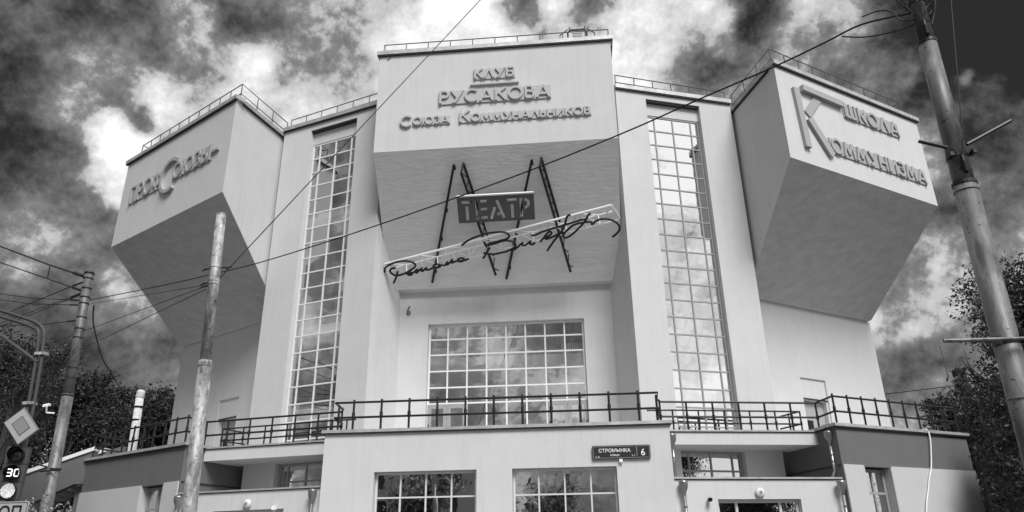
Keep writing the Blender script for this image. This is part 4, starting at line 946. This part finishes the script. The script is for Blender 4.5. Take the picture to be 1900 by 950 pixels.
wire([(-3.87,-11.60,6.52),(0.46,-8.0,15.84),(4.4,-4.72,24.3)], .010, 'thin straight wire rising steeply from the galvanised post across the central block')
GW = 'thin wires leaving the galvanised post to the left'
for q in ((-14.749,-1.859,8.437),(-13.471,-3.021,7.469)):
    a = Vector((-4.15,-11.45,6.48 if q[0] < -14 else 6.42)); d = Vector(q)-a; wire(sag(a, a+d*1.5, 0), .008, 'thin wire running from the galvanised post down to the left behind the wired pole' if q[0] < -14 else 'lowest thin wire running from the galvanised post down to the left', GW)
GW2 = 'wires fanning out to the left from the head of the wired pole'
LW_ = [(([-10.82,-5.66,9.22]),[-13.187,-4.184,10.298],[-16.67,-2.324,11.918],.024,'topmost thick wire leaving the wired pole to the left'),
       ([-10.80,-5.6,8.80],[-13.247,-4.084,9.902],[-16.508,-2.324,11.318],.018,'second wire from the top of the wired pole, joined by a short hanger'),
       ([-10.80,-5.6,9.16],[-11.993,-4.804,9.263],[-15.993,-2.324,9.419],.014,'wire dropping leftwards from near the head of the wired pole'),
       ([-10.78,-5.6,8.83],[-13.926,-3.524,9.073],[-15.922,-2.324,9.16],.013,'upper of two close wires running left from the wired pole'),
       ([-10.78,-5.6,8.80],[-13.904,-3.524,8.986],[-15.892,-2.324,9.05],.013,'lower of two close wires running left from the wired pole'),
       ([-10.76,-5.6,8.55],[-14.038,-3.524,9.515],[-16.202,-2.324,10.191],.012,'nearly level wire under the fan of wires on the left pole'),
       ([-10.76,-5.6,8.42],[-13.988,-3.524,9.32],[-16.145,-2.324,9.982],.012,'nearly level wire just below its twin on the left pole'),
       ([-10.74,-5.6,8.0],[-13.677,-3.604,8.59],[-15.902,-2.324,9.086],.012,'lowest level wire leaving the left pole'),
       ([-10.72,-5.6,7.45],[-12.027,-4.424,6.995],[-14.2,-2.6,5.9],.012,'stay wire slanting down left from the middle of the wired pole')]
for a, b, c, r, lb_ in LW_:
    c = Vector(b) + (Vector(c)-Vector(b))*1.6
    wire([a, b, c], r, lb_, GW2)
    d = (Vector(b)-Vector(a)).normalized()
    build(MB().tube(Vector(a)+d*.25, Vector(a)+d*1.0, r*2.0, 6), 'tensioner', WIRE, LP)
wire([(-13.187,-4.184,10.298),(-13.247,-4.084,9.902)], .014, 'short hanger between the two top wires on the left')
wire(smooth([(-10.55,-5.5,8.45),(-11.0,-4.8,8.36),(-11.697,-3.664,8.387),(-13.835,.086,8.564),(-16.098,4.086,9.118),(-18.5,8.5,9.6)],4), .022, 'thick cable looping down from the wired left pole towards the trees')
wire([(6.60,-17.3,7.30),(6.262,-17.30,5.28),(6.225,-17.275,5.12)], .006, 'thin vertical wire ending at the insulator of the large right pole')
wire([(6.30,-17.28,7.25),(6.235,-17.262,6.71)], .006, 'short vertical wire close to the head of the large right pole')
wire(sag((20,30,12.3),(34,30,13.6),.1), .03, 'distant wire in the sky beyond the right wing')
for i, z in enumerate((9.95,9.55,9.25)): wire(sag((-21.1,14.3,z),(-45,12,z+.6),.5), .022, ['upper','middle','lower'][i]+' wire running left from the whitewashed concrete pole')

# ------------------------------------------------------------------ traffic light, signs and gantry
TL = thing('traffic_light', (-6.93,-11.7,0), 'dark traffic light showing the countdown 30 above a lit round lens', 'traffic light')
hx, hy, z3 = -6.925, -11.70, 2.70
ax = Vector((1,0,0))
for k in range(3):
    zc_ = 3.455 - k*.285
    cxk = -6.93
    c = build(MB().box(cxk-.165,hy,zc_-.139,cxk+.165,hy+.16,zc_+.139), 'lamp_housing', HOUSING, TL)
    bz = MB()
    ring_ = [(cxk+.122*math.cos(R(t)), zc_+.122*math.sin(R(t))) for t in range(0,360,20)]
    for i in range(18):
        p_, q_ = ring_[i], ring_[(i+1)%18]
        dep = lambda p: hy - (.05+.15*max(0,(p[1]-zc_)/.122*.5+.5))
        bz.quad((p_[0],hy-.001,p_[1]),(q_[0],hy-.001,q_[1]),(q_[0],dep(q_),q_[1]),(p_[0],dep(p_),p_[1]))
    build(bz, 'visor', BLACK, c)
    build(MB().lathe((cxk,hy-.002,zc_), [(.118,0),(.10,.012),(.06,.02),(.01,.024)], 20, (0,-1,0)), 'lens', LITD if k == 2 else (LENS if k == 0 else BLACK), c, smooth=(k != 1))
seg = {'3': 'abgcd', '0': 'abcdef'}
def digit(ch, x, z, w, h, th):
    mb = MB(); S_ = {'a':(x,z+h,1),'g':(x,z+h/2,1),'d':(x,z,1),'f':(x-w/2,z+h*.75,0),'b':(x+w/2,z+h*.75,0),'e':(x-w/2,z+h*.25,0),'c':(x+w/2,z+h*.25,0)}
    for s in seg[ch]:
        a, b, hz = S_[s]; l = w*.42 if hz else h*.22
        if hz: mb.box(a-l,hy-.030,b-th,a+l,hy-.026,b+th)
        else: mb.box(a-th,hy-.030,b-l,a+th,hy-.026,b+l)
    return mb
build(digit('3', -6.975, 3.115, .07, .11, .009), 'lit_digit', LIT, TL); build(digit('0', -6.865, 3.115, .07, .11, .009), 'lit_digit', LIT, TL)
build(MB().tube((-6.90,-11.50,0),(-6.95,-11.50,3.7),.05,12), 'signal_post', HOUSING, TL)
TL.rotation_euler = (0, 0, R(24)); TL.location.x += .06; TL.location.z += .03
DS = thing('priority_sign', (-6.88,-11.75,3.95), 'diamond shaped priority road sign with pale border fixed above the traffic light', 'road sign')
dc = Vector((-6.878,-11.76,3.962)); du = Vector((.333,0,-.138)); dv_ = Vector((.02,0,.32))
ea = Vector((-6.545,-11.76,3.895))-Vector((-7.212,-11.76,4.031)); eb = Vector((-6.895,-11.76,4.278))-Vector((-6.847,-11.76,3.642))
def dia(s, y): return [tuple(dc + v*s*.5 + Vector((0,y,0))) for v in (ea, eb, -ea, -eb)]
build(MB().ext(dia(1.0,0), (0,.015,0)), 'sign_plate', SIGNL, DS)
rr = MB()
o_, i_ = dia(.53,-.003), dia(.49,-.003)
for i in range(4): rr.quad(o_[i],o_[(i+1)%4],i_[(i+1)%4],i_[i])
o_, i_ = dia(1.0,-.002), dia(.955,-.002)
build(rr, 'sign_inner_line', BLACK, DS)
rr = MB()
for i in range(4): rr.quad(o_[i],o_[(i+1)%4],i_[(i+1)%4],i_[i])
build(rr, 'sign_border', HOUSING, DS)
build(MB().ext(dia(.49,-.004), (0,.003,0)), 'sign_centre', SIGNG, DS)
SS_ = thing('stop_line_sign', (-6.75,-11.72,2.62), 'rectangular white sign reading СТОП under the traffic light', 'road sign')
build(MB().ext([(x,-11.80,z) for x,z in rrect(-7.25,-6.385,2.38,2.735,.03)], (0,.02,0)), 'sign_plate', SIGNL, SS_)
rr = MB(); i1 = rrect(-7.225,-6.41,2.405,2.71,.02); o1 = rrect(-7.232,-6.40,2.396,2.719,.025)
for i in range(len(i1)):
    j = (i+1) % len(i1); rr.quad((i1[i][0],-11.803,i1[i][1]),(i1[j][0],-11.803,i1[j][1]),(o1[j][0],-11.803,o1[j][1]),(o1[i][0],-11.803,o1[i][1]))
build(rr, 'sign_border', BLACK, SS_)
obj('sign_lettering', text_mesh('СТОП', .27, BLACK, weight=.003, sx_=1.02), SS_, mw=Matrix.Translation((-6.86,-11.806,2.475)) @ RX)
GA = thing('signal_gantry', (-6.95,-11.45,0), 'bent twin tube gantry arm rising behind the traffic light at the left edge', 'gantry')
for off, ro in ((0,0), (.11,.10)):
    pts = [(-6.99-off*.95,-11.40,0),(-6.99-off*.95,-11.40,3.6),(-7.06-off*.95,-11.40,5.0),(-7.11-off*.9,-11.40,5.45),(-7.15-off*.9,-11.40,5.72-off*.2),(-7.23-off*.6,-11.40,5.84-off*.5),(-7.36-off*.4,-11.40,5.93-off*.8),(-7.62,-11.40,6.03-off*.95),(-8.4,-11.40,6.28-off),(-10.5,-11.40,6.9-off)]
    build(MB().path([tuple(p) for p in smooth(pts,3)], .031, 10), 'gantry_tube', HOUSING, GA, smooth=True)
build(MB().tube((-7.14,-11.40,5.17),(-8.6,-11.40,6.1),.032,8), 'gantry_brace', HOUSING, GA)
cl_ = MB()
for z in (4.4,5.3): cl_.box(-7.20,-11.46,z,-7.0,-11.34,z+.05)
build(cl_, 'gantry_clamp', GALV, GA)

# ------------------------------------------------------------------ trees
def leafcloud(clumps, n, size, name, m, parent, flat=0.6):
    """many small bent leaves scattered in clumps; clumps = (x, y, z, r)"""
    cl_ = np.array(clumps, float); wts = cl_[:,3]**2.2; wts /= wts.sum()
    idx = RNG.choice(len(cl_), n, p=wts); d = RNG.normal(size=(n,3)); d /= np.linalg.norm(d,axis=1)[:,None]
    rad = cl_[idx,3] * (RNG.random(n)**0.45); c = cl_[idx,:3] + d*rad[:,None]*np.array([1,1,.85])
    # sub-clusters: pull leaves towards random twig points
    k = max(8, n//22); tw = c[RNG.choice(n, k)]; 
    ti = RNG.integers(0, k, n); near = RNG.random(n) < .0
    tpts = c.copy(); grp = n//12; order = np.argsort(idx, kind='stable'); c = c[order]
    anchors = c[::12]; rep = np.repeat(anchors, 12, axis=0)[:n]; 
    c[:len(rep)] = rep + RNG.normal(size=(len(rep),3))*size*1.9
    a = RNG.normal(size=(n,3)); a /= np.linalg.norm(a,axis=1)[:,None]; b = RNG.normal(size=(n,3)); b -= a*(a*b).sum(1)[:,None]; b /= np.linalg.norm(b,axis=1)[:,None]
    s = size*(.6+.8*RNG.random(n))[:,None]
    v = np.stack([c-a*s, c+b*s*.42, c+a*s, c-b*s*.42], axis=1).reshape(-1,3)
    me = bpy.data.meshes.new(name); me.vertices.add(4*n); me.vertices.foreach_set('co', v.ravel())
    me.loops.add(4*n); me.loops.foreach_set('vertex_index', np.arange(4*n)); me.polygons.add(n)
    me.polygons.foreach_set('loop_start', np.arange(n)*4); me.materials.append(m); me.update(calc_edges=True)
    return obj(name, me, parent, kind='stuff')
def tree(loc, h, crown, n, size, label, m=LEAF, tr=.2, limbs=None, group=None, name='leafy_tree'):
    t = thing(name, loc, label, 'tree', group); x, y, z = loc
    cz = sum(c[2] for c in crown)/len(crown); cx = sum(c[0] for c in crown)/len(crown); cy = sum(c[1] for c in crown)/len(crown)
    top = (x*.4+cx*.6, y*.4+cy*.6, cz)
    build(MB().path([(x,y,z),(x*.9+cx*.1,y,z+(cz-z)*.35),(x*.6+cx*.4,y*.6+cy*.4,z+(cz-z)*.7),top], tr, 10, [tr*1.25,tr,tr*.7,tr*.35]), 'trunk', BARK, t, smooth=True)
    lm_ = MB()
    for (a, b, c, r) in crown:
        s = Vector((x*.6+cx*.4, y*.6+cy*.4, z+(cz-z)*random.uniform(.45,.9))); e = Vector((a,b,c)); mid_ = s.lerp(e,.5)+Vector((random.uniform(-.3,.3),random.uniform(-.3,.3),.25))*r*.4
        lm_.path([tuple(s),tuple(mid_),tuple(e)], tr*.3, 6, [tr*.4,tr*.22,tr*.07])
        for k in range(4):
            d = Vector((random.gauss(0,1),random.gauss(0,1),random.gauss(.2,.8))).normalized()*r*.9
            lm_.path([tuple(mid_.lerp(e,random.random())),tuple(e+d*.6),tuple(e+d)], tr*.1, 5, [tr*.12,tr*.07,tr*.03])
    build(lm_, 'limbs', BARK, t)
    leafcloud(crown, n, size, 'crown', m, t); return t
random.seed(11)
def crown_at(x, y, z0, z1, w, k, rr_=.42):
    out = []
    for i in range(k):
        f = random.random(); zz = z0+(z1-z0)*f; wr = w*math.sqrt(max(.05,1-(2*f-1)**2*.8))
        a = random.random()*6.28; q = random.random()**.5*wr*.75
        out.append((x+math.cos(a)*q, y+math.sin(a)*q*.8, zz, w*rr_*random.choice((.35,.5,.7,1.0,1.15))))
    for i in range(4): out.append((x+random.uniform(-.6,.6)*w, y, z1+random.uniform(-.1,.22)*w, w*random.uniform(.10,.2)))
    return out
BG = 'trees beyond the terrace on the left'
far = [(-62,36,0,17.5,6.5,'tall dark tree at the left edge beyond the stair'), (-53,38,0,15.5,6,'dark tree behind the diamond sign'), (-46,36,0,16.2,5.2,'dark tree behind the wired left pole'),
       (-38.5,33,0,16.9,4.6,'broad lit tree right of the wired left pole'), (-33.5,34,0,16.2,4.2,'tree behind the whitewashed concrete pole'), (-29.2,32,0,15.6,4.0,'tree closest to the left wing wall beyond the terrace')]
for x, y, z0, z1, w, lb_ in far:
    c = crown_at(x, y, z1*.34, z1-w*.33, w, 26)
    tree((x,y,0), z1, c, 34000, .15, lb_, LEAFD, .35, group=BG)
    
# nearer tree at the left edge, gaps of sky showing through
c = [(-16.6,-1.0,8.6,.9),(-15.4,-1.0,8.5,.6),(-14.6,-1.2,8.3,.55),(-15.6,-1,8.2,.9),(-14.3,-1,8.2,.6),(-16.4,-1,8.0,1.2),(-15.0,-1,7.6,.9),(-14.0,-1.2,7.6,.35),(-14.5,-1,6.9,.6),(-16,-.6,6.9,1.1),(-15,-1,6.2,.8),(-16.8,-1,8.4,1.1),(-17.8,-1,8.9,1.2),(-17.2,-1,7.2,1.3)]
tree((-16.2,-.8,0), 11, c, 11000, .055, 'small-leaved tree at the left edge behind the gantry arm, sky showing through', LEAFD, .16)
# tree at the right edge
c = [(13.1,-7.5,7.7,.6),(12.9,-7.5,7.2,.6),(11.7,-7.8,7.0,.5),(12.8,-7.5,6.9,1.0),(11.3,-8.1,6.4,.45),(12.0,-7.4,6.2,.8),(13.2,-7.2,6.0,1.2),(10.9,-8.2,5.75,.28),(11.5,-7.8,5.4,.6),(12.4,-7.4,5.2,1.0),
     (10.5,-8.2,5.0,.45),(10.1,-8.4,4.75,.30),(11.0,-8,4.6,.6),(12,-7.4,4.3,1.0),(13.4,-7.2,4.6,1.2),(10.9,-8.1,4.1,.45),(11.6,-7.6,3.5,.9),(12.6,-7.3,3.2,1.1),(13.8,-7.2,3.4,1.2),(11.0,-7.9,3.3,.45),(11.4,-7.6,2.7,.5),(14.0,-7,6.0,1.2),(14.4,-7,6.9,1.2)]
c += [(12.3,-7.0,7.0,1.2),(12.6,-7.0,5.6,1.3),(12.4,-7.0,4.2,1.3),(12.6,-7.0,2.8,1.2),(13.4,-6.8,7.0,1.2),(11.7,-7.3,4.7,.8),(11.5,-7.3,3.2,.8)]
tree((13.2,-7.0,0), 9, c, 52000, .05, 'dark leafy tree at the right edge behind the large pole', LEAFD, .18)
c = [(15.05,.7,z_,.5) for z_ in (.9,1.6,2.3,3.0,3.6,4.2,4.7)] + [(15.7,1.0,z_,.75) for z_ in (1,2,3,4,4.9,5.5)] + [(16.5,1.6,z_,.95) for z_ in (1.2,2.2,3.2,4.2,5.1)] + [(17.4,1.8,z_,1.1) for z_ in (1.2,2.4,3.6,4.8,5.6)] + [(18.6,1.8,z_,1.4) for z_ in (1.5,3,4.5,6,7.2)] + [(17.0,5.0,z_,.5) for z_ in (5.2,5.9,6.5,7.1)] + [(17.5,5.2,z_,.5) for z_ in (5.5,6.4,7.3)] + [(16.1,1.4,2.8,.6),(16.2,1.3,1.6,.6),(16.1,1.5,3.9,.55)]
tree((18.0,2.4,0), 9, c, 95000, .06, 'dense dark tree between the right edge tree and the end of the side volume', LEAFD, .25)
BGR = 'trees beyond the right end of the terrace'
for x, y, z1, w, lb_ in ((24.5,22,10.8,3.2,'low tree beyond the railing right of the wing wall'), (30,20,11.6,4.2,'darker tree beyond the right end of the terrace'), (37,18,13.5,5,'tall tree beyond the right edge tree'), (25,9,7.6,2.6,'bushy tree beside the chimney'), (29,6,8.8,3.4,'tree filling the gap behind the right edge tree')):
    tree((x,y,0), z1, crown_at(x,y,z1*.3,z1-w*.33,w,20), 26000, .11, lb_, LEAFD, .25, group=BGR)
# street trees on the other side of the road, seen in the window glass
BH = 'street trees across the road reflected in the windows'
for i, (x, y, z1, w) in enumerate(((-22,-38,10,4.2),(-10,-40,9.5,3.8),(0,-38,8,3.2),(12,-40,9.5,3.6),(24,-38,9.5,4),(36,-40,10,4.5))):
    tree((x,y,0), z1, crown_at(x,y,z1*.35,z1-w*.33,w,20), 3600, .24, 'street tree behind the viewer, seen only as a reflection in the ground floor windows', LEAFP, .3, group=BH)
# flowering shrub at the foot of the wired pole
sh = thing('shrub', (-10.0,-6.6,0), 'dark shrub with pale tips at the foot of the wired left pole', 'shrub')
build(MB().path([(-10,-6.6,0),(-10.1,-6.6,1.5),(-10,-6.6,2.9)], .04, 6), 'stem', BARK, sh)
leafcloud([(-10.2,-6.6,3.05,.35),(-9.8,-6.7,3.05,.3),(-10.6,-6.6,3.0,.3),(-9.4,-6.6,2.95,.3),(-10.1,-6.5,2.6,.6)], 700, .04, 'leaves', leafmat('leaves_pale', .03, .5), sh)
# chimney beyond the right tree
CH = thing('chimney_stack', (17.45,6.34,0), 'dark brick chimney stack with thin rods behind the right edge tree', 'chimney')
build(MB().prism([(17.28,6.2),(17.62,6.2),(17.62,6.5),(17.28,6.5)], 0, 8.35), 'stack', mat('sooty_brick', .04, .9, var=.3), CH)
build(MB().lathe((17.45,6.4,8.35), [(.22,0),(.25,.04),(.25,.22),(.21,.26)], 8), 'stack_cap', RAIL, CH)
for x_, z_ in ((17.02,9.6),(17.9,9.4)): build(MB().tube((x_,6.4,8.3),(x_-.03,6.4,z_),.02,5), 'rod', RRAIL, CH)
# plain housing across the road, seen in the glass only
ac = thing('apartment_block', (-24,-52,0), 'plain pale apartment block across the road, reflected in the ground floor windows', 'building')
bm_ = MB(); hs = [(2+4*i, 3.6+4*i, 3+3*j, 4.6+3*j) for i in range(8) for j in range(4)]
wall(bm_, (-6,-50), (-40,-50), 0, 15, .4, hs); build(bm_, 'wall', STUCCO, ac)
build(MB().box(-40,-62,0,-6,-50.5,15), 'wall_mass', INTD, ac)
